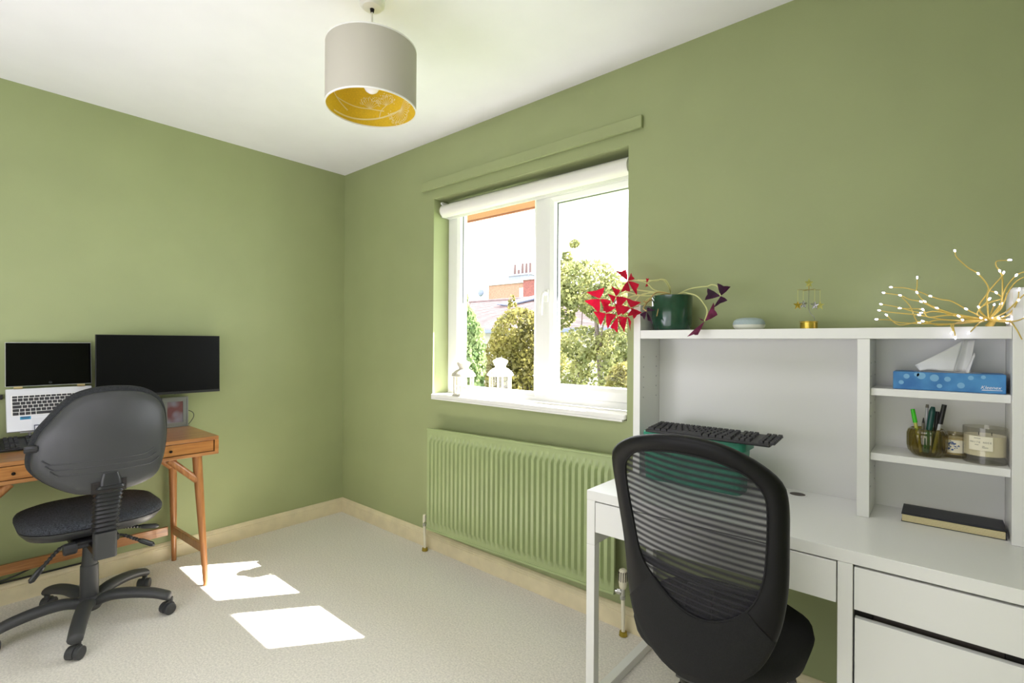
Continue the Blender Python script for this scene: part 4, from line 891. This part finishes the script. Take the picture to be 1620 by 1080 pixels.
pp=thing('potted_oxalis','dark green glazed pot with trailing purple oxalis on top of the hutch','plant',(2.582,-.112,1.315))
MB().lathe([(0,1.3152),(.064,1.3152),(.070,1.319),(.0745,1.335),(.0765,1.38),(.0770,1.446),(.0755,1.4505),(.0725,1.449),(.072,1.425),(0,1.425)],(2.582,-.112,0),48).build('pot','pot_green',pp)
MB().lathe([(0,1.432),(.04,1.433),(.0715,1.428),(.0715,1.4255),(0,1.4255)],(2.582,-.112,0),24).build('soil','soil',pp)
for i,P in enumerate(STEMS):
    P=[Vector(p) for p in P]
    P=[Vector((2.570,-.110,1.4265))]+P
    Q=smoothpath(P,6); MB().tube(Q,[.0024 if i!=10 else .0016]*len(Q),6).build('stem','stem' if i not in (7,10,11) else 'stem_dry',pp)
rnd=random.Random(11)
for (j,a,b,c) in LEAVES:
    j,a,b=Vector(j),Vector(a),Vector(b); a=j+(a-j)*1.13; b=j+(b-j)*1.13; nrm=(a-j).cross(b-j).normalized(); L_=((a-j).length+(b-j).length)/2; bend=nrm*L_*.10
    mid=(a+b)/2; notch=mid+(j-mid)*.10; fold=mid*.5+j*.5-bend
    r1=j.lerp(a,.5)+ (a-mid)*.10 +bend*.2; r2=j.lerp(b,.5)+(b-mid)*.10+bend*.2
    q1=a.lerp(notch,.5)-(j-mid)*.03; q2=b.lerp(notch,.5)-(j-mid)*.03
    m=MB().add([j,r1,a,q1,notch,q2,b,r2,fold],[(0,1,8),(1,2,3,8),(3,4,8),(4,5,8),(5,6,7,8),(7,0,8)])
    o=m.build('leaf',{'r':'leaf_red','p':'leaf_purple','q':'leaf_plum'}[c],pp,angle=180)
    o.data.polygons.foreach_set('use_smooth',[True]*len(o.data.polygons))
MB().lathe([(.001,0),(.006,.003),(.009,.010),(.007,.014),(.002,.010)],(2.425,-.17,1.388),8,lobes=4,amp=.3).build('flower','tissue_paper',pp)

sm=thing('smart_speaker','pale grey-green round smart speaker on top of the hutch','speaker',(2.866,-.11,1.315))
MB().lathe([(0,1.3148),(.036,1.3148),(.044,1.317),(.0505,1.323),(.0530,1.331),(.0528,1.3325),(0,1.3325)],(2.866,-.11,0),40).build('base_shell','speaker_base',sm)
MB().lathe([(0,1.3328),(.0528,1.3328),(.0525,1.338),(.049,1.347),(.040,1.3535),(.022,1.357),(0,1.358)],(2.866,-.11,0),40).build('fabric_top','speaker_fabric',sm)

sc_=thing('star_ornament','gold spinning candle holder hung with stars on top of the hutch','ornament',(3.053,-.11,1.315))
SX,SY=3.053,-.11
MB().lathe([(0,1.3150),(.0245,1.3150),(.0255,1.3165),(.0255,1.337),(.0275,1.339),(.0275,1.3405),(.0235,1.340),(.023,1.320),(0,1.320)],(SX,SY,0),32).build('candle_cup','gold',sc_)
MB().tube(smoothpath([(SX+.017,SY,1.319),(SX+.016,SY,1.352),(SX+.006,SY,1.366),(SX,SY,1.385),(SX,SY,1.448)],6),.0012,8).build('rod','steel_star',sc_)
def star(c,r,name,mt,rz=.72,rot=0):
    M_=Matrix.Translation(c)@Matrix.Rotation(rz,4,'Z'); pts=[]
    for k in range(10):
        a=math.pi/2+rot+k*math.pi/5; rr=r if k%2==0 else r*.42; pts.append(M_@Vector((rr*math.cos(a),0,rr*math.sin(a))))
    f=M_@Vector((0,-.0012,0)); bk=M_@Vector((0,.0012,0)); vs=pts+[f,bk]
    m=MB().add(vs,[(k,(k+1)%10,10) for k in range(10)]+[((k+1)%10,k,11) for k in range(10)]); m.build(name,mt,sc_,smooth=False)
star((SX,SY,1.468),.0165,'star','gold_pale'); MB().tube([(SX,SY,1.447),(SX,SY,1.462)],.0012,6).build('star_pin','gold',sc_)
ru=Vector((.7593,.6508,0)); fu=Vector((-.6508,.7593,0))
for d,L_,mt,dz in ((-ru,.037,'gold',-.002),(ru,.037,'gold_pale',-.002),(-fu,.032,'steel_star',-.004),(fu,.032,'steel_star',.004)):
    c=Vector((SX,SY,1.445)); e=c+d*L_; sd=Vector((-d.y,d.x,0))*.0035
    m=MB().prism([c+sd*.4+Vector((0,0,.001)),e+sd,e-sd,c-sd*.4],(0,0,.0006)); m.build('arm','gold',sc_,smooth=False)
    e2=e+Vector((0,0,-.041+dz)); MB().tube([e,e2],.0006,6).build('thread','gold_pale',sc_); star(e2-Vector((0,0,.008)),.0165,'star',mt,rz=.72)

fw=thing('light_branch','bundle of gold wire twigs tipped with lit LEDs on top of the hutch','light',(3.487,-.12,1.315))
led0=None
for i,(P,L) in enumerate(TWIGS):
    Q=smoothpath(P,5) if len(P)>2 else [Vector(p) for p in P]
    o=MB().tube(Q,[.0021-.0009*k/len(Q) for k in range(len(Q))],6).build('twig','twig',fw)
    for k in L:
        k=min(k,len(P)-1); p=Vector(P[k])+Vector((0,-.002,.0005)); d=(Vector(P[k])-Vector(P[max(0,k-1)]))
        if led0 is None:
            led0=MB().lathe([(0,-.0042),(.0013,-.0036),(.0021,-.001),(.0021,.0012),(.0013,.0034),(0,.0042)],(0,0,0),10).build('led_bulb','led',fw,local=True); q=led0
        else: q=led0.copy(); COL.objects.link(q); q.parent=fw
        q.location=ORG[fw.name].inverted()@p; q.rotation_mode='QUATERNION'; q.rotation_quaternion=d.to_track_quat('Z','Y')
MB().cyl((3.487,-.12,1.3155),(3.500,-.118,1.338),.009,.006,12).build('stem_tie','twig',fw)

tz=1.1357
tx=thing('tissue_box','blue tissue box with a white tissue pulled up on upper hutch shelf','tissue box',(3.40,-.11,tz))
m=MB().box((3.281,-.166,tz+.0003),(3.519,-.056,tz+.051)); bb=m.build('box','tissue_blue',tx,bevel=.0012)
MB().box((3.2808,-.1655,tz+.001),(3.2809,-.0565,tz+.050)).build('end_print','tissue_dark',bb,smooth=False); MB().box((3.5191,-.1655,tz+.001),(3.5192,-.0565,tz+.050)).build('end_print','tissue_dark',bb,smooth=False)
m=MB()
rnd=random.Random(5)
for (x,z,r) in ((3.312,.038,.007),(3.345,.041,.010),(3.335,.044,.006),(3.374,.036,.010),(3.402,.034,.007),(3.30,.020,.006),(3.45,.040,.006),(3.43,.018,.008),(3.385,.014,.006),(3.475,.043,.005)):
    vs=[(x+r*math.cos(t*math.pi/8),-.1662,min(tz+.0498,tz+z+r*math.sin(t*math.pi/8))) for t in range(16)]; m.add(vs,[tuple(range(16))])
m.build('dot_print','tissue_dot',bb,smooth=False)
Mx=Matrix.Translation((3.489,-.1663,tz+.0155))@Matrix(((1,0,0,0),(0,0,-1,0),(0,1,0,0),(0,0,0,1)))
text_mesh('lettering','Kleenex',.0120,Mx,'ink_white',bb,shear=.35,extrude=.0001)
MB().prism([(3.471,-.1663,tz+.0075),(3.512,-.1663,tz+.0085),(3.512,-.1663,tz+.0095),(3.473,-.1663,tz+.0095)],(0,-.0001,0)).build('underline','ink_white',bb,smooth=False)
m=MB(); m.add([(3.40+.075*math.cos(t*math.pi/12),-.111+.028*math.sin(t*math.pi/12),tz+.0514) for t in range(24)],[tuple(range(24))]); m.build('slot','tissue_paper',bb,smooth=False)
# the pulled tissue: two folded sheets fanning up from the slot
def sheet(top,bot,name,amp):
    T_=smoothpath(top,6); B_=smoothpath(bot,6); n=min(len(T_),len(B_)); m=MB()
    def fn(u,v):
        i=min(n-1,int(round(u*(n-1)))); p=B_[i].lerp(T_[i],v); return p+Vector((0,amp*math.sin(u*9+v*4)*v*(1-.4*v),0))
    m.grid(n-1,8,fn); return m.build(name,'tissue_paper',tx,solid=.0007,angle=80)
sheet([(3.330,-.12,1.205),(3.365,-.125,1.228),(3.400,-.122,1.252),(3.436,-.112,1.279)],[(3.341,-.125,1.189),(3.362,-.122,1.194),(3.390,-.122,1.191),(3.416,-.113,1.189)],'tissue',.004)
sheet([(3.436,-.112,1.279),(3.448,-.095,1.2795),(3.460,-.110,1.2795)],[(3.416,-.113,1.1885),(3.432,-.092,1.188),(3.448,-.108,1.1882)],'tissue',.002)
sheet([(3.458,-.118,1.245),(3.460,-.126,1.236),(3.452,-.124,1.222)],[(3.440,-.116,1.1875),(3.446,-.124,1.1873),(3.450,-.118,1.1873)],'tissue',.003)

sz=.9434
cu=thing('pen_cup','ribbed amber glass cup holding pens on middle hutch shelf','cup',(3.358,-.125,sz))
MB().lathe([(0,.0006),(.030,.0006),(.034,.005),(.043,.016),(.0455,.03),(.0455,.064),(.042,.074),(.0365,.079)],(3.358,-.125,sz),96,lobes=24,amp=.018).build('glass_wall','amber_glass',cu,solid=.0022,angle=80)
MB().lathe([(0,.0032),(.030,.0032),(.032,.009),(0,.009)],(3.358,-.125,sz),32).build('glass_base','amber_clear',cu)
def pen(name,label,p0,p1,parts,cat='pen'):
    """parts: list of (t0,t1,r0,r1,material,part name)"""
    p0,p1=Vector(p0),Vector(p1); t=thing(name,label,cat,tuple(p0),0,None)
    t['group']='pens in the amber cup'
    for a,b,r0,r1,mt,nm in parts: MB().cyl(p0.lerp(p1,a),p0.lerp(p1,b),r0,r1,14).build(nm,mt,t)
    return t
pb=sz+.0105
pen('highlighter','pen with a bright green cap at the left of the amber cup',(3.345,-.135,pb),(3.325,-.128,1.076),[(0,.68,.0040,.0044,'pen_orange','barrel'),(.68,1,.0056,.0052,'pen_green','cap')])
pen('pen','slim clear pen with grey tip behind the thick teal pen',(3.352,-.110,pb),(3.358,-.104,1.090),[(0,.93,.0036,.0036,'pen_clear','barrel'),(.93,1,.0042,.0035,'ink_grey','end_cap')])
pen('marker','thick dark teal marker pen in the middle of the amber cup',(3.355,-.132,pb),(3.371,-.122,1.086),[(0,.45,.0078,.0078,'pen_blue','barrel'),(.45,.9,.0078,.0078,'pen_teal','cap'),(.9,1,.0078,.0045,'pen_teal','cap_end')])
pen('pen','short black pen between the teal marker and the clear black-capped pen',(3.371,-.112,pb),(3.381,-.110,1.072),[(0,.5,.0042,.0042,'pen_black','barrel'),(.5,1,.0048,.0048,'pen_black','cap')])
pen('pen','clear pen with a long black cap leaning right in the amber cup',(3.372,-.134,pb),(3.396,-.120,1.094),[(0,.6,.0042,.0042,'pen_clear','barrel'),(.6,1,.0064,.0058,'pen_black','cap')])
pen('pencil','thin dark pencil standing left of the teal marker in the cup',(3.345,-.118,pb),(3.350,-.122,1.052),[(0,.85,.0034,.0034,'ink_grey','shaft'),(.85,1,.0034,.0012,'pen_black','tip')],'pencil')

cs=thing('small_candle','small cream candle in a glass jar behind the amber cup','candle',(3.418,-.092,sz))
MB().lathe([(0,.0005),(.026,.0005),(.027,.004),(.0295,.069),(.0285,.069),(.026,.010),(0,.008)],(3.418,-.092,sz),40).build('glass_jar','amber_clear',cs)
wx_=MB().lathe([(0,.0102),(.0255,.0102),(.0275,.056),(0,.055)],(3.418,-.092,sz),36).build('wax','wax',cs)
def curved_label(name,c,r,a0,a1,z0,z1,mt,par): 
    return MB().grid(12,1,lambda u,v:(c[0]+r*math.cos(math.radians(a0+(a1-a0)*u)),c[1]+r*math.sin(math.radians(a0+(a1-a0)*u)),z0+(z1-z0)*v)).build(name,mt,par)
lb=curved_label('label',(3.418,-.092),.0300,-125,-55,sz+.016,sz+.052,'paper_label',cs)
m=MB(); rnd=random.Random(8)
for k in range(26):
    a=math.radians(-118+50*rnd.random()); z=sz+.020+.030*rnd.random(); r=.0303
    t=Vector((-math.sin(a),math.cos(a),0)); c=Vector((3.418+r*math.cos(a),-.092+r*math.sin(a),z)); s=.0012+.0018*rnd.random(); q=rnd.random()*3
    m.add([c+t*s*math.cos(q+k2_*1.57)*1.4+Vector((0,0,s*math.sin(q+k2_*1.57))) for k2_ in range(4)],[(0,1,2,3)])
m.build('flower_print','ink_blue',lb,smooth=False)
cl=thing('large_candle','large cream candle in a wide clear glass on middle hutch shelf','candle',(3.480,-.128,sz))
CX,CY=3.480,-.128
MB().lathe([(0,.0005),(.0435,.0005),(.0455,.003),(.0458,.098),(.0444,.098),(.0438,.022),(0,.020)],(CX,CY,sz),56).build('glass_jar','clear_glass',cl)
wx_=MB().lathe([(0,.0225),(.0425,.0225),(.0432,.076),(.040,.0745),(0,.074)],(CX,CY,sz),48).build('wax','wax',cl)
for x in (-.012,.014): MB().cyl((CX+x,CY,sz+.0745),(CX+x,CY,sz+.083),.0008,n=6).build('wick','dark_gap',wx_)
lb=curved_label('label',(CX,CY),.0461,-135,-72,sz+.038,sz+.076,'paper_label',cl)
def curved_text(body,z,size,a_mid,r,mt,par,sp=1.0):
    a=a_mid-(len(body)-1)*sp/2
    for ch in body:
        if ch!=' ':
            t=math.radians(a); n=Vector((math.cos(t),math.sin(t),0)); x=Vector((-n.y,n.x,0)); c=Vector((CX,CY,z))+n*r
            text_mesh('lettering',ch,size,Matrix(((x.x,0,n.x,c.x),(x.y,0,n.y,c.y),(0,1,0,c.z),(0,0,0,1))),mt,par,extrude=.00005)
        a+=sp
curved_text('WHITE ROSE',sz+.060,.0062,-103,.0463,'ink_grey',lb,5.6)
for z,a0,a1 in ((.070,-120,-103),(.0525,-118,-108),(.046,-99,-84),(.0495,-99,-93)): curved_label('print_line',(CX,CY),.0464,a0,a1,sz+z,sz+z+.0012,'ink_grey',lb)

nb=thing('notebook','black soft cover notebook lying on the desk in the lowest hutch space','notebook',(3.41,-.115,ZT))
def bow(u): return .010*(4*u*(1-u))*.0
pz=ZT+.0006
nx0,nx1,ny0,ny1=3.302,3.522,-.172,-.050
MB().box((nx0,ny0,pz),(nx1,ny1,pz+.0012)).build('back_cover','notebook_cover',nb,bevel=.0005)
MB().box((nx0+.002,ny0+.002,pz+.0014),(nx1-.003,ny1-.003,pz+.0200)).build('pages','page_cream',nb)
m=MB(); 
def cv(u,v): 
    x=nx0+(nx1-nx0)*u; y=ny0+.001+(ny1-ny0-.001)*v; lift=.0022*math.sin(math.pi*u)*(1-v); return (x,y,pz+.0218+lift*0-.0006+.002*(1-v)*(u**2))
m.grid(16,6,cv); m.build('front_cover','notebook_cover',nb,solid=.0013)
MB().box((nx1-.0028,ny0,pz+.0013),(nx1,ny1,pz+.0202)).build('spine','notebook_cover',nb,bevel=.0006)
m=MB()
for k in range(4): m.box((nx0+.003,ny0+.0017,pz+.0045+k*.004),(nx1-.004,ny0+.0021,pz+.0050+k*.004))
m.build('page_edges','ink_grey',nb,smooth=False)

# lanterns
def lantern(label,c,k,name='lantern'):
    x,y,z=c; t=thing(name,label,'lantern',c,group='white lanterns at the window')
    def L(p): return [(r*k,z_*k) for r,z_ in p]
    n=6
    MB().lathe(L([(0,.0005),(.070,.0005),(.072,.006),(.068,.013),(.060,.016),(0,.016)]),c,n).build('base','lantern_white',t,smooth=False)
    for i in range(n):
        a=2*math.pi*(i)/n; p=Vector((x+.060*k*math.cos(a),y+.060*k*math.sin(a),z)); MB().cyl(p+Vector((0,0,.0158*k)),p+Vector((0,0,.1155*k)),.0048*k,n=6).build('post','lantern_white',t)
        b=2*math.pi*(i+1)/n; q=Vector((x+.060*k*math.cos(b),y+.060*k*math.sin(b),z)); s=.94
        p2=Vector((x,y,z)).lerp(p,s); q2=Vector((x,y,z)).lerp(q,s)
        MB().add([p2+Vector((0,0,.017*k)),q2+Vector((0,0,.017*k)),q2+Vector((0,0,.115*k)),p2+Vector((0,0,.115*k))],[(0,1,2,3)]).build('pane','clear_glass',t,smooth=False)
    rf=MB().lathe(L([(0,.116),(.066,.116),(.075,.120),(.074,.125),(.062,.142),(.045,.156),(.030,.163),(.029,.170),(.040,.190),(.043,.198),(.038,.204),(.015,.214),(.006,.216),(0,.216)]),c,24).build('roof','lantern_white',t,angle=25)
    m=MB()
    for i in range(12):
        a=2*math.pi*i/12; m.cyl((x+.0688*k*math.cos(a),y+.0688*k*math.sin(a),z+.1345*k),(x+.0706*k*math.cos(a),y+.0706*k*math.sin(a),z+.136*k),.0026*k,n=8)
    m.build('vent_holes','ink_grey',rf,smooth=False)
    MB().lathe(L([(0,.0162),(.019,.0162),(.019,.032),(0,.032)]),c,16).build('tealight','wax',t)
lantern('white metal lantern on the inside window sill in the corner',(1.235,.052,.9463),.97)
lantern('white metal lantern outside behind the glass of the left window pane',(1.318,.285,.9253),1.12)
# ================================================================ outside
GZ=-2.8
struct(MB().grid(1,1,lambda u,v:(-45+75*u,.6+60*v,GZ)).build('ground','grass',None))
# the eaves of this house above the window
ev=thing('roof_eaves','orange brown boarded eaves of this house seen above the left pane','eaves',(1.5,.5,2.2),kind='structure')
for k in range(4): MB().box((-2.5,.215+k*.125,2.205),(6.0,.337+k*.125,2.222)).build('soffit_plank','soffit_board',ev,bevel=.002)
MB().box((-2.5,.7155,2.195),(6.0,.735,2.36)).build('fascia','soffit_board',ev,bevel=.002)
m=MB().prism([(-2.5,.80,2.34),(-2.5,.80,2.40),(-2.5,-.6,3.3),(-2.5,-.6,3.22)],(8.5,0,0)); m.build('roof_slope','roof_tile',ev)
# neighbour's tiled roof
nh=thing('neighbour_house','low house with brown tiled roof beyond the trees','house',(-8,14,GZ))
RYg,RZr,EY,EZ=14.0,3.05,11.2,1.72
hx0,hx1=-14.2,9.0
m=MB().prism([(hx0+.3,EY+.4,GZ),(hx0+.3,16.6,GZ),(hx0+.3,16.6,EZ),(hx0+.3,RYg,RZr-.15),(hx0+.3,EY+.4,EZ)],(hx1-hx0-.6,0,0)); m.build('walls','render_wall',nh)
m=MB(); NC=26
for k in range(NC):
    t0=k/NC; t1=(k+1.25)/NC; y0=EY+(RYg-EY)*t0; y1=EY+(RYg-EY)*min(1,t1); z0=EZ+(RZr-EZ)*t0; z1=EZ+(RZr-EZ)*min(1,t1)
    m.prism([(hx0,y0,z0+.035),(hx0,y0,z0),(hx0,y1,z1-.01),(hx0,y1,z1+.005)],(hx1-hx0,0,0))
tag(m.build('tile_courses','roof_tile',nh,smooth=False),kind='stuff')
m=MB().prism([(hx0,RYg,RZr),(hx0,RYg,RZr-.12),(hx0,16.8,EZ-.1),(hx0,16.8,EZ)],(hx1-hx0,0,0)); m.build('rear_slope','roof_tile',nh)
MB().cyl((hx0,RYg,RZr+.02),(hx1,RYg,RZr+.02),.07,n=10).build('ridge','roof_tile',nh)
MB().box((hx0,EY-.1,EZ-.14),(hx1,EY-.0005,EZ+.0)).build('gutter','lead_grey',nh,bevel=.02)
MB().prism([(-10.6,13.3,2.80),(-9.0,13.95,3.12),(-8.2,13.95,3.12),(-9.9,13.2,2.72)],(0,-.03,.05)).build('lead_valley','lead_grey',nh)
bb_=thing('brick_building','flat topped buff brick building far beyond the tiled roof','building',(-19.5,26,GZ))
m=MB().box((-23.1,26,GZ),(-19.0,31,5.58)); m.build('wall','brick_buff',bb_); MB().box((-23.2,25.9,5.58),(-18.9,31.1,5.72)).build('parapet','stone_grey',bb_)
w_=MB().box((-19.95,25.94,4.45),(-19.35,25.999,5.2)).build('window','plastic_white',bb_); MB().box((-19.88,25.93,4.52),(-19.42,25.939,5.13)).build('pane','stone_grey',w_)
MB().box((-18.999,25.2,GZ),(-17.6,27,5.62)).build('red_stack','brick_red',bb_); MB().box((-19.1,25.1,5.62),(-17.5,27.1,5.75)).build('stack_cap','stone_grey',bb_)
ch=thing('chimney_stack','pale rendered chimney stack with clay pots above the brick building','chimney',(-24.3,32.5,GZ))
MB().box((-26.75,32.5,GZ),(-24.2,33.7,7.25)).build('stack','chimney_grey',ch); MB().box((-26.85,32.4,7.25),(-24.1,33.8,7.40)).build('stack_cap','chimney_grey',ch)
for x,h in ((-26.45,1.0),(-26.0,.5),(-25.55,1.0),(-25.1,1.0),(-24.65,1.0)): MB().cyl((x,33.1,7.4),(x,33.1,7.4+h),.16,.13,10).build('chimney_pot','clay_pot',ch)
tk=thing('roof_tank','pale round topped tank on the far roof by the mullion','tank',(-20.6,30,GZ))
MB().lathe([(0,5.6),(.9,5.6),(.9,7.4),(.75,7.75),(.4,7.95),(0,8.0)],(-20.55,30,0),24).build('tank_body','chimney_grey',tk); MB().box((-21.3,29.4,GZ),(-19.8,30.6,5.6)).build('tank_base','stone_grey',tk)
ae=thing('roof_aerial','thin grey aerial with short bars on the far roof','aerial',(-23.4,28,5.7))
MB().cyl((-21.0,28.3,5.72),(-21.0,28.3,8.35),.03,n=6).build('mast','lead_grey',ae); MB().cyl((-22.3,28.3,8.3),(-19.9,28.3,8.3),.025,n=6).build('boom','lead_grey',ae)
for k in range(6): MB().cyl((-22.2+k*.42,28.1,8.3),(-22.2+k*.42,28.5,8.3),.02,n=5).build('bar','lead_grey',ae)
sd_=thing('satellite_dish','small grey satellite dish on the left edge of the brick building','dish',(-23.3,25.9,5.0))
MB().lathe([(0,0),(.2,.03),(.32,.1)],(-23.48,25.45,5.05),16,axis='y').build('dish','lead_grey',sd_,solid=.02); MB().cyl((-23.48,25.48,5.05),(-23.12,25.995,4.8),.03,n=6).build('arm','lead_grey',sd_)

def tree(name,label,cat,base,height_pts,leafmat,n,size,trunk_r,branches,rs,upright=0,group=None):
    """height_pts: list of (centre, radius xyz, weight) lobes filled with leaf cards"""
    rnd=random.Random(rs); t=thing(name,label,cat,base,group=group); B=Vector(base)
    m=MB(); top=max(c[2] for c,_,_ in height_pts)
    m.tube(smoothpath([B,B+Vector((.1,.05,(top-B.z)*.4)),B+Vector((-.05,0,(top-B.z)*.8))],5),[trunk_r*(1-.055*i) for i in range(11)],8)
    m.build('trunk','bark',t)
    for (p,q,r) in branches:
        a=Vector(p); b=Vector(q); MB().tube(smoothpath([a,a.lerp(b,.5)+Vector((rnd.uniform(-.15,.15),0,rnd.uniform(0,.2))),b],4),[r*(1-.1*i) for i in range(9)],6).build('branch','bark',t)
    m=MB(); tot=sum(w for _,_,w in height_pts)
    for c,r,w in height_pts:
        for _ in range(int(n*w/tot)):
            while 1:
                d=Vector((rnd.uniform(-1,1),rnd.uniform(-1,1),rnd.uniform(-1,1)))
                if .25<d.length<=1: break
            d=d.normalized()*(d.length**.45); p=Vector((c[0]+d.x*r[0],c[1]+d.y*r[1],c[2]+d.z*r[2]))
            ax=Vector((rnd.gauss(0,1),rnd.gauss(0,1),rnd.gauss(0,1)+upright*2)).normalized(); s=size*rnd.uniform(.6,1.4)
            sd=ax.orthogonal().normalized(); sd=(Matrix.Rotation(rnd.uniform(0,6.28),3,ax)@sd)*s*.42; 
            m.add([p-ax*s*.5,p+sd,p+ax*s*.5,p-sd],[(0,1,2,3)])
    tag(m.build('foliage',leafmat,t,smooth=False),kind='stuff')
    return t
TG='trees and shrubs beyond the window'
tree('conifer','pale green upright conifer at the left of the left pane','tree',(-4.72,5.9,GZ),[((-4.76,5.9,-1.3),(.56,.5,1.1),1),((-4.74,5.9,-.1),(.50,.42,.8),1.2),((-4.72,5.9,.75),(.43,.38,.7),1.2),((-4.78,5.9,1.45),(.30,.26,.6),.8),((-4.88,5.9,2.05),(.13,.12,.45),.25),((-4.46,5.95,1.25),(.16,.16,.45),.3)],'leaf_conifer',9000,.085,.10,[((-4.75,5.9,1.5),(-4.55,5.9,2.25),.012),((-4.8,5.9,1.6),(-4.95,5.9,2.6),.012)],3,upright=1,group=TG)
tree('bush','round yellow-green bush tree in the middle of the left pane','tree',(-4.2,7.3,GZ),[((-4.35,7.3,1.35),(.75,.7,.75),1.4),((-4.75,7.2,.75),(.62,.6,.7),1),((-3.8,7.3,1.0),(.75,.6,.85),1.1),((-4.3,7.2,.1),(.95,.8,.8),1.3),((-3.7,7.2,-.5),(.9,.7,.8),.8),((-4.6,7.3,-.7),(.8,.7,.7),.6),((-4.62,7.3,2.15),(.10,.1,.28),.06),((-4.2,7.4,-1.6),(1.0,.9,.8),.4)],'leaf_bush',15000,.085,.12,[((-4.2,7.3,0),(-4.7,7.3,1.0),.03),((-4.2,7.3,.2),(-3.7,7.3,1.2),.03)],5,group=TG)
tree('tree','tall loose olive green tree filling the right pane','tree',(-1.55,6.2,GZ),[((-2.3,6.2,2.45),(.55,.5,.45),.8),((-1.75,6.2,2.35),(.65,.6,.5),1),((-1.25,6.2,2.0),(.6,.5,.4),.8),((-2.45,6.2,1.9),(.35,.4,.4),.5),((-2.25,6.2,2.95),(.12,.1,.12),.05),((-2.08,6.2,3.2),(.10,.1,.08),.05),((-2.5,6.2,2.85),(.10,.1,.10),.04),((-2.35,6.25,.75),(.55,.6,.6),.8),((-1.5,6.3,.55),(.65,.6,.7),.7),((-.85,6.2,.6),(.55,.6,.7),.7),((-.75,6.2,1.45),(.35,.4,.5),.35),((-1.9,6.35,1.25),(.55,.4,.35),.45),((-1.2,6.35,1.2),(.5,.4,.35),.35),((-1.6,6.2,-.35),(1.3,.7,.7),.9),((-1.6,6.2,-1.4),(1.4,.8,.7),.5),((-.55,6.1,2.45),(.2,.15,.12),.05)],'leaf_olive',16000,.075,.085,[((-1.55,6.2,.2),(-1.25,6.2,1.5),.035),((-1.6,6.2,-.2),(-2.2,6.2,1.4),.03),((-1.5,6.2,.9),(-1.0,6.2,2.3),.022),((-1.9,6.2,1.6),(-2.1,6.2,3.1),.012),((-1.2,6.2,2.0),(-.45,6.2,2.75),.010),((-1.4,6.2,0),(-.7,6.2,1.2),.025),((-1.9,6.2,.3),(-2.5,6.2,.6),.018)],9,group=TG)
tree('shrub','yellow-green shrub at the lower right of the right pane','shrub',(.22,4.2,GZ),[((.10,4.2,.62),(.28,.3,.38),1),((.25,4.2,0),(.5,.4,.5),1.2),((-.25,4.25,-.2),(.45,.4,.4),1),((.1,4.2,-1.0),(.75,.5,.6),.8)],'leaf_bush',5000,.065,.05,[],13,group=TG)
